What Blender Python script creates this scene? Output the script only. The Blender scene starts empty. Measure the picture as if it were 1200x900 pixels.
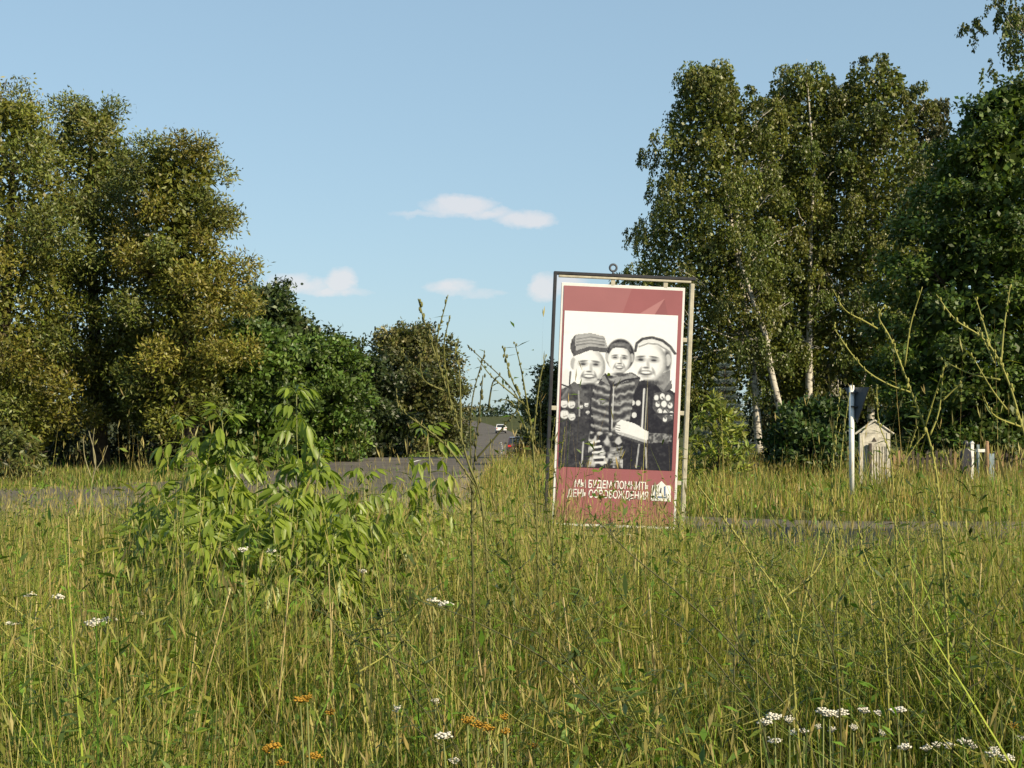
import bpy, math, random
import numpy as np
from mathutils import Vector, Matrix

random.seed(7)
R = np.random.default_rng(11)
rad = math.radians

# ------------------------------------------------------------------ camera
scene = bpy.context.scene
COL = scene.collection
EYE = 1.6
FPX = 1667.0          # focal length in photograph pixels (1200 wide)
HZ = 487.0            # horizon row in the photograph
cam_d = bpy.data.cameras.new('camera')
cam_d.sensor_width = 36.0
cam_d.lens = FPX / 1200.0 * 36.0
cam_d.shift_y = (HZ - 450.0) / 1200.0
cam_d.clip_start = 0.05
cam_d.clip_end = 9000.0
cam = bpy.data.objects.new('camera', cam_d)
cam.location = (0, 0, EYE)
cam.rotation_euler = (rad(90), 0, 0)
COL.objects.link(cam)
scene.camera = cam

# ------------------------------------------------------------------ light
SUN_AZ = 128.0        # degrees clockwise from +Y (viewing direction): sun behind, to the right
SUN_EL = 30.0
SUN_POWER = 5.0
SKY_STRENGTH = 0.060
EXPOSURE = 0.80
scene.view_settings.view_transform = 'Standard'
scene.view_settings.look = 'None'
scene.view_settings.gamma = 1.0
scene.view_settings.exposure = EXPOSURE
scene.view_settings.use_curve_mapping = False
scene.cycles.max_bounces = 6
scene.cycles.diffuse_bounces = 3
scene.cycles.transmission_bounces = 3
scene.cycles.transparent_max_bounces = 8

world = bpy.data.worlds.new('World')
scene.world = world
world.use_nodes = True
wn, wl = world.node_tree.nodes, world.node_tree.links
wn.clear()
def wnode(t, **kw):
    n = wn.new(t)
    for k, v in kw.items():
        setattr(n, k, v)
    return n
w_out = wnode('ShaderNodeOutputWorld')
w_bg = wnode('ShaderNodeBackground')
w_bg.inputs['Strength'].default_value = SKY_STRENGTH
sky = wnode('ShaderNodeTexSky', sky_type='NISHITA', sun_disc=False)
sky.sun_elevation = rad(SUN_EL)
sky.sun_rotation = rad(SUN_AZ)
sky.altitude = 150.0
sky.air_density = 1.0
sky.dust_density = 0.6
sky.ozone_density = 1.0
sky_g = wnode('ShaderNodeGamma'); sky_g.inputs['Gamma'].default_value = 0.4
sky_t = wnode('ShaderNodeMixRGB', blend_type='MULTIPLY'); sky_t.inputs[0].default_value = 1.0
sky_t.inputs[2].default_value = (2.50, 3.20, 3.64, 1)
wl.new(sky.outputs[0], sky_g.inputs['Color']); wl.new(sky_g.outputs[0], sky_t.inputs[1])

# fair-weather clouds, spread round the whole horizon
def wmath(op, a, b=None, clamp=False):
    n = wnode('ShaderNodeMath', operation=op, use_clamp=clamp)
    for i, v in enumerate((a, b)):
        if v is None:
            continue
        if isinstance(v, (int, float)):
            n.inputs[i].default_value = v
        else:
            wl.new(v, n.inputs[i])
    return n.outputs[0]
tc = wnode('ShaderNodeTexCoord')
sep = wnode('ShaderNodeSeparateXYZ')
wl.new(tc.outputs['Generated'], sep.inputs[0])
az0 = wmath('ARCTAN2', sep.outputs[0], sep.outputs[1])
el0 = wmath('ARCSINE', sep.outputs[2])
PER = rad(72)
az1 = wmath('SUBTRACT', wmath('FLOORED_MODULO', wmath('ADD', az0, PER * 10.5), PER), PER / 2)
def wnoise(scale, detail, rough, off):
    n = wnode('ShaderNodeTexNoise')
    n.inputs['Scale'].default_value = scale
    n.inputs['Detail'].default_value = detail
    n.inputs['Roughness'].default_value = rough
    m = wnode('ShaderNodeVectorMath', operation='MULTIPLY_ADD')
    m.inputs[1].default_value = (1, 1, 1.7)
    m.inputs[2].default_value = (off, off * .7, off * .3)
    wl.new(tc.outputs['Generated'], m.inputs[0])
    wl.new(m.outputs[0], n.inputs['Vector'])
    return n.outputs['Fac']
na = wnoise(34, 5, .62, 0.0)
nb = wnoise(34, 5, .62, 3.1)
nc = wnoise(90, 4, .6, 7.7)
azn = wmath('ADD', az1, wmath('MULTIPLY', wmath('SUBTRACT', na, .5), .030))
eln = wmath('ADD', el0, wmath('MULTIPLY', wmath('SUBTRACT', nb, .5), .016))
# (photo px, photo py, half width px, half height px, strength)
CLOUDS = [(540, 241, 48, 15, .95), (575, 250, 45, 9, .7), (617, 256, 42, 13, .95), (500, 250, 45, 5, .45),
          (350, 333, 45, 13, .8), (396, 328, 25, 18, 1.0), (385, 341, 55, 7, .7),
          (530, 337, 32, 12, .8), (560, 345, 40, 5, .35), (637, 336, 22, 17, .95), (665, 330, 30, 12, .8)]
mask = None
for (cx, cy, hw, hh, st) in CLOUDS:
    a = math.atan2(cx - 600, FPX)
    e = math.atan2(HZ - cy, math.hypot(FPX, cx - 600))
    dx = wmath('MULTIPLY', wmath('SUBTRACT', azn, a), FPX / hw)
    dy = wmath('MULTIPLY', wmath('SUBTRACT', eln, e), FPX / hh)
    d2 = wmath('ADD', wmath('MULTIPLY', dx, dx), wmath('MULTIPLY', dy, dy))
    m = wmath('MULTIPLY', wmath('SUBTRACT', 1.0, d2, True), st * 1.7)
    mask = m if mask is None else wmath('MAXIMUM', mask, m)
mask = wmath('MULTIPLY', mask, wmath('ADD', wmath('MULTIPLY', nc, .9), .35), True)
mask = wmath('MULTIPLY', mask, 0.62)
c_mix = wnode('ShaderNodeMixRGB')
wl.new(mask, c_mix.inputs['Fac'])
wl.new(sky_t.outputs[0], c_mix.inputs[1])
c_mix.inputs[2].default_value = (8.6, 8.0, 7.9, 1)
wl.new(c_mix.outputs[0], w_bg.inputs['Color'])
wl.new(w_bg.outputs[0], w_out.inputs[0])

sun_d = bpy.data.lights.new('sun', 'SUN')
sun_d.energy = SUN_POWER
sun_d.angle = rad(0.55)
sun_d.color = (1.0, 0.85, 0.60)
sun = bpy.data.objects.new('sun', sun_d)
s_dir = Vector((math.sin(rad(SUN_AZ)) * math.cos(rad(SUN_EL)), math.cos(rad(SUN_AZ)) * math.cos(rad(SUN_EL)), math.sin(rad(SUN_EL))))
sun.rotation_euler = s_dir.to_track_quat('Z', 'Y').to_euler()
sun.location = (20, -20, 30)
COL.objects.link(sun)

# ------------------------------------------------------------------ helpers
def P(px, py, D):
    """point seen at photograph pixel (px, py) standing D metres away"""
    return Vector(((px - 600) / FPX * D, D, EYE + (HZ - py) / FPX * D))

def smooth(a, b, t):
    t = np.clip((t - a) / (b - a), 0, 1)
    return t * t * (3 - 2 * t)

def hgt(x, y):
    x = np.asarray(x, float); y = np.asarray(y, float)
    z = -1.62 * smooth(44, 118, y) + 0.3 * smooth(150, 260, y) + 2.0 * smooth(280, 760, y) + 1.0 * smooth(900, 2600, y)
    # roadside ditch on the near side of the cross road
    near = 17.2 - 0.33 * x
    z = z - 0.28 * np.exp(-((y - near + 1.0) / 0.8) ** 2) * smooth(1.6, 3.4, x)
    z = z + 0.04 * np.sin(x * 0.9 + 1) * np.sin(y * 0.7) * (1 - smooth(40, 60, y)) * smooth(0, 3, np.abs(y - near - 2.8) - 1)
    return z

def link(o, parent=None):
    COL.objects.link(o)
    if parent is not None:
        o.parent = parent
    return o

def tag(o, label=None, cat=None, group=None, kind=None):
    if label: o['label'] = label
    if cat: o['category'] = cat
    if group: o['group'] = group
    if kind: o['kind'] = kind
    return o

def empty(name, loc=(0, 0, 0), rot=(0, 0, 0), **kw):
    o = bpy.data.objects.new(name, None)
    o.empty_display_size = 0.2
    o.location = loc
    o.rotation_euler = rot
    link(o)
    return tag(o, **kw)

def np_mesh(name, V, F, mat, parent=None, col=None, smooth_shade=False):
    """V (n,3); F list of int arrays (m,k); col (n,3) per-vertex base colour"""
    me = bpy.data.meshes.new(name)
    V = np.asarray(V, np.float32)
    if not isinstance(F, (list, tuple)):
        F = [F]
    F = [np.asarray(f, np.int32) for f in F if len(f)]
    nl = sum(f.size for f in F); nf = sum(len(f) for f in F)
    me.vertices.add(len(V)); me.vertices.foreach_set('co', V.ravel())
    me.loops.add(nl); me.loops.foreach_set('vertex_index', np.concatenate([f.ravel() for f in F]))
    me.polygons.add(nf)
    tot = np.concatenate([np.full(len(f), f.shape[1], np.int32) for f in F])
    st = np.concatenate([[0], np.cumsum(tot)[:-1]]).astype(np.int32)
    me.polygons.foreach_set('loop_start', st)
    me.polygons.foreach_set('loop_total', tot)
    if smooth_shade:
        me.polygons.foreach_set('use_smooth', np.ones(nf, bool))
    if col is not None:
        a = me.color_attributes.new('Col', 'FLOAT_COLOR', 'POINT')
        c = np.ones((len(V), 4), np.float32); c[:, :3] = col
        a.data.foreach_set('color', c.ravel())
    me.update(); me.validate()
    me.materials.append(mat)
    o = bpy.data.objects.new(name, me)
    return link(o, parent)

class MB:
    """collects boxes, tubes and plates, builds ONE mesh object"""
    def __init__(s): s.v = []; s.f = []
    def add(s, v, f):
        n = len(s.v)
        s.v += [tuple(p) for p in v]
        s.f += [tuple(i + n for i in q) for q in f]
    def box(s, c, d, M=None):
        x, y, z = (k / 2 for k in d)
        v = [Vector((a * x, b * y, e * z)) for a in (-1, 1) for b in (-1, 1) for e in (-1, 1)]
        if M is not None: v = [M @ p for p in v]
        v = [p + Vector(c) for p in v]
        s.add(v, [(0, 1, 3, 2), (4, 6, 7, 5), (0, 4, 5, 1), (2, 3, 7, 6), (0, 2, 6, 4), (1, 5, 7, 3)])
    def tube(s, pts, rr, n=8, cap=True):
        pts = [Vector(p) for p in pts]
        if not isinstance(rr, (list, tuple)): rr = [rr] * len(pts)
        rings = []
        up0 = None
        for i, p in enumerate(pts):
            t = (pts[min(i + 1, len(pts) - 1)] - pts[max(i - 1, 0)])
            t = t.normalized() if t.length > 1e-9 else Vector((0, 0, 1))
            if up0 is None:
                up0 = Vector((1, 0, 0)) if abs(t.x) < .8 else Vector((0, 1, 0))
            a = (up0 - t * up0.dot(t)); a = a.normalized() if a.length > 1e-6 else t.orthogonal().normalized()
            up0 = a
            b = t.cross(a)
            rings.append([p + (a * math.cos(2 * math.pi * k / n) + b * math.sin(2 * math.pi * k / n)) * rr[i] for k in range(n)])
        v = [q for r_ in rings for q in r_]
        f = [(i * n + k, i * n + (k + 1) % n, (i + 1) * n + (k + 1) % n, (i + 1) * n + k) for i in range(len(pts) - 1) for k in range(n)]
        if cap:
            f.append(tuple(range(n - 1, -1, -1)))
            f.append(tuple(range((len(pts) - 1) * n, len(pts) * n)))
        s.add(v, f)
    def prism(s, outline, y0, y1):
        """outline in x,z; extruded along y"""
        n = len(outline)
        v = [(a, y0, b) for a, b in outline] + [(a, y1, b) for a, b in outline]
        f = [tuple(range(n)), tuple(range(2 * n - 1, n - 1, -1))] + [(i, i + n, (i + 1) % n + n, (i + 1) % n) for i in range(n)]
        s.add(v, f)
    def ball(s, c, r_, n=8, m=6):
        c = Vector(c); rx, ry, rz = r_ if isinstance(r_, (list, tuple)) else (r_, r_, r_)
        v = [c + Vector((0, 0, rz))]
        for i in range(1, m):
            t = math.pi * i / m
            v += [c + Vector((rx * math.sin(t) * math.cos(2 * math.pi * k / n), ry * math.sin(t) * math.sin(2 * math.pi * k / n), rz * math.cos(t))) for k in range(n)]
        v.append(c - Vector((0, 0, rz)))
        f = [(0, 1 + k, 1 + (k + 1) % n) for k in range(n)]
        for i in range(m - 2):
            f += [(1 + i * n + k, 1 + (i + 1) * n + k, 1 + (i + 1) * n + (k + 1) % n, 1 + i * n + (k + 1) % n) for k in range(n)]
        e = 1 + (m - 2) * n
        f += [(e + (k + 1) % n, e + k, len(v) - 1) for k in range(n)]
        s.add(v, f)
    def build(s, name, mat, parent=None, bevel=0, smooth_shade=False):
        me = bpy.data.meshes.new(name)
        me.from_pydata([tuple(p) for p in s.v], [], s.f)
        me.update()
        me.materials.append(mat)
        if smooth_shade:
            me.polygons.foreach_set('use_smooth', np.ones(len(me.polygons), bool))
        o = link(bpy.data.objects.new(name, me), parent)
        if bevel:
            b = o.modifiers.new('bevel', 'BEVEL'); b.width = bevel; b.segments = 2; b.limit_method = 'ANGLE'
        return o

# ------------------------------------------------------------------ materials
def new_mat(name):
    m = bpy.data.materials.new(name); m.use_nodes = True
    nt = m.node_tree
    return m, nt.nodes, nt.links, nt.nodes['Principled BSDF']

def mat_plain(name, c, rough=.6, metal=0.0, noise=.25, scale=12.0, bump=.1, spec=.4):
    m, n, l, b = new_mat(name)
    t = n.new('ShaderNodeTexNoise'); t.inputs['Scale'].default_value = scale; t.inputs['Detail'].default_value = 6
    tc_ = n.new('ShaderNodeTexCoord'); l.new(tc_.outputs['Object'], t.inputs['Vector'])
    r = n.new('ShaderNodeValToRGB')
    r.color_ramp.elements[0].position = .3; r.color_ramp.elements[1].position = .7
    r.color_ramp.elements[0].color = (*[k * (1 - noise) for k in c], 1)
    r.color_ramp.elements[1].color = (*[min(1, k * (1 + noise * .6)) for k in c], 1)
    l.new(t.outputs['Fac'], r.inputs[0]); l.new(r.outputs[0], b.inputs['Base Color'])
    b.inputs['Roughness'].default_value = rough; b.inputs['Metallic'].default_value = metal
    b.inputs['Specular IOR Level'].default_value = spec
    if bump:
        bp = n.new('ShaderNodeBump'); bp.inputs['Strength'].default_value = bump; bp.inputs['Distance'].default_value = .02
        l.new(t.outputs['Fac'], bp.inputs['Height']); l.new(bp.outputs[0], b.inputs['Normal'])
    return m

def mat_leaf(name, trans=.3, rough=.5, spec=.35, tint=(1, 1, .55)):
    m, n, l, b = new_mat(name)
    a = n.new('ShaderNodeAttribute'); a.attribute_name = 'Col'
    l.new(a.outputs['Color'], b.inputs['Base Color'])
    b.inputs['Roughness'].default_value = rough
    b.inputs['Specular IOR Level'].default_value = spec
    tr = n.new('ShaderNodeBsdfTranslucent')
    mu = n.new('ShaderNodeMixRGB'); mu.blend_type = 'MULTIPLY'; mu.inputs[0].default_value = 1
    mu.inputs[2].default_value = (*[1.5 * k for k in tint], 1)
    l.new(a.outputs['Color'], mu.inputs[1]); l.new(mu.outputs[0], tr.inputs['Color'])
    mx = n.new('ShaderNodeMixShader'); mx.inputs[0].default_value = trans
    l.new(b.outputs[0], mx.inputs[1]); l.new(tr.outputs[0], mx.inputs[2])
    l.new(mx.outputs[0], n['Material Output'].inputs[0])
    return m

def mat_attr(name, rough=.45, spec=.4):
    m, n, l, b = new_mat(name)
    a = n.new('ShaderNodeAttribute'); a.attribute_name = 'Col'
    l.new(a.outputs['Color'], b.inputs['Base Color'])
    b.inputs['Roughness'].default_value = rough; b.inputs['Specular IOR Level'].default_value = spec
    return m

def mat_ground(name, cols, scale):
    m, n, l, b = new_mat(name)
    tc_ = n.new('ShaderNodeTexCoord')
    t1 = n.new('ShaderNodeTexNoise'); t1.inputs['Scale'].default_value = scale; t1.inputs['Detail'].default_value = 8
    t2 = n.new('ShaderNodeTexNoise'); t2.inputs['Scale'].default_value = scale * 14; t2.inputs['Detail'].default_value = 6
    for t in (t1, t2): l.new(tc_.outputs['Object'], t.inputs['Vector'])
    ad = n.new('ShaderNodeMath'); ad.operation = 'ADD'
    hf = n.new('ShaderNodeMath'); hf.operation = 'MULTIPLY'; hf.inputs[1].default_value = .5
    l.new(t1.outputs['Fac'], ad.inputs[0]); l.new(t2.outputs['Fac'], ad.inputs[1]); l.new(ad.outputs[0], hf.inputs[0])
    r = n.new('ShaderNodeValToRGB')
    e = r.color_ramp.elements
    while len(e) < len(cols): e.new(.5)
    for i, c in enumerate(cols):
        e[i].position = .34 + .32 * i / (len(cols) - 1); e[i].color = (*c, 1)
    l.new(hf.outputs[0], r.inputs[0]); l.new(r.outputs[0], b.inputs['Base Color'])
    b.inputs['Roughness'].default_value = .95; b.inputs['Specular IOR Level'].default_value = .1
    bp = n.new('ShaderNodeBump'); bp.inputs['Strength'].default_value = .5; bp.inputs['Distance'].default_value = .05
    l.new(t2.outputs['Fac'], bp.inputs['Height']); l.new(bp.outputs[0], b.inputs['Normal'])
    return m

M_GROUND = mat_ground('meadow_soil', [(.022, .028, .008), (.048, .055, .014), (.085, .078, .027)], .35)
M_ASPH = mat_ground('asphalt', [(.065, .058, .052), (.098, .088, .078), (.135, .122, .106)], .5)
M_SAND = mat_ground('dusty_shoulder', [(.14, .11, .075), (.20, .165, .115), (.26, .22, .155)], .8)
M_PAINT = mat_plain('road_paint', (.62, .61, .57), .8, noise=.45, scale=5)
M_LEAF = mat_leaf('tree_leaf', .22, .48, .4)
M_LEAFG = mat_leaf('linden_leaf', .25, .52, .35)
M_BIRCHL = mat_leaf('birch_leaf', .25, .45, .4)
M_GRASS = mat_leaf('grass_blade', .30, .55, .3)
M_SAPL = mat_leaf('sapling_leaf', .38, .42, .4)
M_BARK = mat_plain('dark_bark', (.075, .058, .042), .9, noise=.5, scale=9, bump=.6, spec=.1)
M_STEM = mat_attr('weed_stem', .6, .25)
M_PETAL = mat_attr('flower_head', .7, .2)
M_CREAM = mat_plain('cream_painted_steel', (.40, .37, .29), .5, noise=.22, scale=16, bump=.1)
M_BLACKM = mat_plain('dark_steel_and_shade', (.022, .022, .028), .5, noise=.3)  # dark steel parts, also the painted-in shade of the board frame
M_BACKING = mat_plain('white_sheet_backing', (.60, .595, .60), .5, noise=.08)
M_GALV = mat_plain('grey_sign_back', (.06, .072, .09), .55, noise=.15, scale=6)
M_WHITE = mat_plain('white_paint', (.70, .695, .68), .55, noise=.12, scale=7)
M_WOODW = mat_plain('weathered_white_wood', (.42, .395, .34), .8, noise=.4, scale=14)
M_WOODD = mat_plain('dark_wood', (.045, .035, .03), .8, noise=.3)
M_TAN = mat_plain('tan_wood', (.26, .16, .09), .8, noise=.3)
M_BLUEG = mat_plain('pale_blue_paint', (.20, .26, .29), .6, noise=.25)
M_STONE = mat_plain('dark_stone', (.03, .03, .038), .4, noise=.4, scale=8)
M_RED = mat_plain('sign_red', (.55, .03, .03), .4, noise=.08)

def mat_birch():
    m, n, l, b = new_mat('birch_bark')
    tc_ = n.new('ShaderNodeTexCoord'); mp = n.new('ShaderNodeMapping'); mp.inputs['Scale'].default_value = (2.2, 2.2, 5.5)
    t = n.new('ShaderNodeTexNoise'); t.inputs['Scale'].default_value = 1.6; t.inputs['Detail'].default_value = 7; t.inputs['Roughness'].default_value = .7
    r = n.new('ShaderNodeValToRGB')
    r.color_ramp.elements[0].position = .40; r.color_ramp.elements[0].color = (.022, .02, .018, 1)
    r.color_ramp.elements[1].position = .50; r.color_ramp.elements[1].color = (.42, .39, .335, 1)
    l.new(tc_.outputs['Object'], mp.inputs[0]); l.new(mp.outputs[0], t.inputs['Vector']); l.new(t.outputs['Fac'], r.inputs[0])
    l.new(r.outputs[0], b.inputs['Base Color']); b.inputs['Roughness'].default_value = .8
    return m
M_BIRCH = mat_birch()

# ------------------------------------------------------------------ ground and roads
def axis(edges):
    out = []
    for a, b, n in edges: out += list(np.linspace(a, b, n, endpoint=False))
    return np.array(out + [edges[-1][1]])
gx = axis([(-4000, -400, 10), (-400, -60, 18), (-60, -16, 20), (-16, 16, 60), (16, 60, 20), (60, 400, 18), (400, 4000, 10)])
gy = axis([(-300, -10, 12), (-10, 40, 90), (40, 130, 40), (130, 800, 40), (800, 6000, 20)])
GX, GY = np.meshgrid(gx, gy)
V = np.stack([GX.ravel(), GY.ravel(), hgt(GX, GY).ravel()], 1)
nx, ny = len(gx), len(gy)
I = (np.arange(ny - 1)[:, None] * nx + np.arange(nx - 1)[None]).ravel()
g = np_mesh('ground', V, np.stack([I, I + 1, I + 1 + nx, I + nx], 1), M_GROUND, smooth_shade=True)
tag(g, kind='structure')

def catmull(pts, n):
    pts = [np.array(p, float) for p in pts]
    q = [2 * pts[0] - pts[1]] + pts + [2 * pts[-1] - pts[-2]]
    out = []
    for i in range(1, len(q) - 2):
        for t in np.linspace(0, 1, n, endpoint=False):
            a, b, c, d = q[i - 1:i + 3]
            out.append(.5 * ((2 * b) + (-a + c) * t + (2 * a - 5 * b + 4 * c - d) * t ** 2 + (-a + 3 * b - 3 * c + d) * t ** 3))
    out.append(pts[-1])
    return np.array(out)

def strip(name, left, right, mat, lift, n=6, across=6, kind='structure'):
    L, Rr = catmull(left, n), catmull(right, n)
    ts = np.linspace(0, 1, across + 1)
    pts = L[:, None, :] * (1 - ts)[None, :, None] + Rr[:, None, :] * ts[None, :, None]
    k, w = pts.shape[:2]
    x, y = pts[..., 0].ravel(), pts[..., 1].ravel()
    V = np.stack([x, y, hgt(x, y) + lift], 1)
    I = (np.arange(k - 1)[:, None] * w + np.arange(w - 1)[None]).ravel()
    o = np_mesh(name, V, np.stack([I, I + 1, I + 1 + w, I + w], 1), mat, smooth_shade=True)
    return tag(o, kind=kind)

main_c = [(-4.1, 18), (-4.0, 26), (-3.7, 43), (-2.3, 70), (-0.9, 118), (-1.5, 180), (-2.9, 240), (-7, 350), (-16, 500), (-40, 760)]
main_w = [3.4, 3.2, 3.0, 3.0, 3.2, 3.2, 3.2, 3.2, 3.2, 3.2]
cr_near = [(-60, 42), (-30, 29.0), (-9, 20.6), (0, 17.2), (4.5, 15.8), (12, 13.2), (40, 3)]
cr_far = [(-60, 50), (-30, 36.4), (-9, 27.2), (0, 23.4), (4.5, 21.6), (12, 19.2), (40, 9)]
strip('cross_road', cr_near, cr_far, M_ASPH, .024, 10)
strip('road', [(x - w, y) for (x, y), w in zip(main_c, main_w)], [(x + w, y) for (x, y), w in zip(main_c, main_w)], M_ASPH, .028, 10)
# flared junction corners
strip('junction_apron', [(-15.5, 29.0), (-11, 27.5), (-8.2, 26.0), (-6.9, 24.0)], [(-15.5, 29.6), (-10.5, 31.0), (-7.6, 36), (-6.7, 44)], M_ASPH, .020, 8)
strip('junction_apron', [(-1.2, 34), (-0.9, 30), (-0.85, 25)], [(-0.75, 34), (0.3, 27), (2.6, 22.2)], M_SAND, .016, 8)
# dusty shoulders
strip('road_shoulder', [(-60, 50), (-30, 36.3), (-15, 29.7)], [(-60, 51), (-30, 37.4), (-14.5, 30.6)], M_SAND, .012, 8)
strip('road_shoulder', [(-14.5, 29.5), (-10.4, 30.9), (-7.5, 36), (-6.7, 44)], [(-14.5, 30.2), (-10.1, 31.9), (-7.1, 36.6), (-6.4, 44)], M_SAND, .009, 8)
strip('road_shoulder', [(-.8, 34), (-.7, 43), (.7, 70), (2.2, 118)], [(-.2, 34), (-.1, 43), (1.5, 70), (3.0, 118)], M_SAND, .010, 8)
strip('road_shoulder', [(-2.6, 20.5), (-2.2, 26), (-1.9, 34), (-1.0, 40)], [(-.2, 20.5), (-.6, 26), (-.75, 34), (-.8, 40)], M_SAND, .033, 8)
# painted centre dashes of the road
def along(c, s0, s1):
    C = catmull(c, 40)
    d = np.concatenate([[0], np.cumsum(np.hypot(*np.diff(C, axis=0).T))])
    f = lambda s: (np.interp(s, d, C[:, 0]), np.interp(s, d, C[:, 1]))
    return f(s0), f((s0 + s1) / 2), f(s1)
for s in range(30, 150, 9):
    a, b, c = along(main_c, s, s + 3)
    strip('road_marking', [(p[0] - .06, p[1]) for p in (a, b, c)], [(p[0] + .06, p[1]) for p in (a, b, c)], M_PAINT, .034, 3, 1)

def on_road(x, y):
    cn = 17.2 - .36 * x; cf = 23.4 - .41 * x
    r1 = (y > cn - .1) & (y < cf + .2) & (x > -40)
    cx = np.interp(y, [p[1] for p in main_c], [p[0] for p in main_c])
    r2 = (np.abs(x - cx) < 3.25) & (y > 18)
    r3 = (x > -15) & (x < -6.5) & (y > 24) & (y < 29.5 + (x + 12) * .4 + 9 * smooth(-9, -6.7, x))
    return r1 | r2 | r3

# ------------------------------------------------------------------ foliage machinery
def unit(v): return v / np.maximum(np.linalg.norm(v, axis=1, keepdims=True), 1e-9)

def leaf_quads(c, d, nrm, L, W, col, fold=.15):
    """c centre base, d direction along leaf, nrm normal; returns V,F,C"""
    n = len(c)
    d = unit(d); s = unit(np.cross(d, nrm)); up = np.cross(s, d)
    L = L[:, None]; W = W[:, None]
    v = np.stack([c, c + d * L * .5 + s * W * .5 + up * W * fold, c + d * L, c + d * L * .5 - s * W * .5 + up * W * fold], 1)
    F = np.arange(n * 4).reshape(n, 4)
    return v.reshape(-1, 3), F, np.repeat(col, 4, axis=0)

ALB = .68
def jitcol(base, n, v=.25, hue=.10):
    b = np.array(base)[None] * ALB * (1 + R.normal(0, v, (n, 1)))
    b = b * (1 + R.normal(0, hue, (n, 3)))
    return np.clip(b, .004, .9)

def profile_from_px(rows, D, ground=True):
    rows = sorted(rows, key=lambda r: -r[0])
    z = np.array([EYE + (HZ - r[0]) / FPX * D for r in rows])
    cx = np.array([((r[1] + r[2]) / 2 - 600) / FPX * D for r in rows])
    rr = np.array([(r[2] - r[1]) / 2 / FPX * D for r in rows])
    return z, cx, rr

def limb(a, b, r0, r1, k=5, sag=0.0, wob=.06):
    a, b = Vector(a), Vector(b)
    L = (b - a).length
    pts, rr = [], []
    for i in range(k + 1):
        t = i / k
        p = a.lerp(b, t) + Vector((0, 0, sag * L * math.sin(math.pi * t)))
        if 0 < i < k:
            p += Vector((random.gauss(0, wob * L / k), random.gauss(0, wob * L / k), random.gauss(0, wob * L / k)))
        pts.append(p); rr.append(r0 + (r1 - r0) * t)
    return pts, rr

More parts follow.
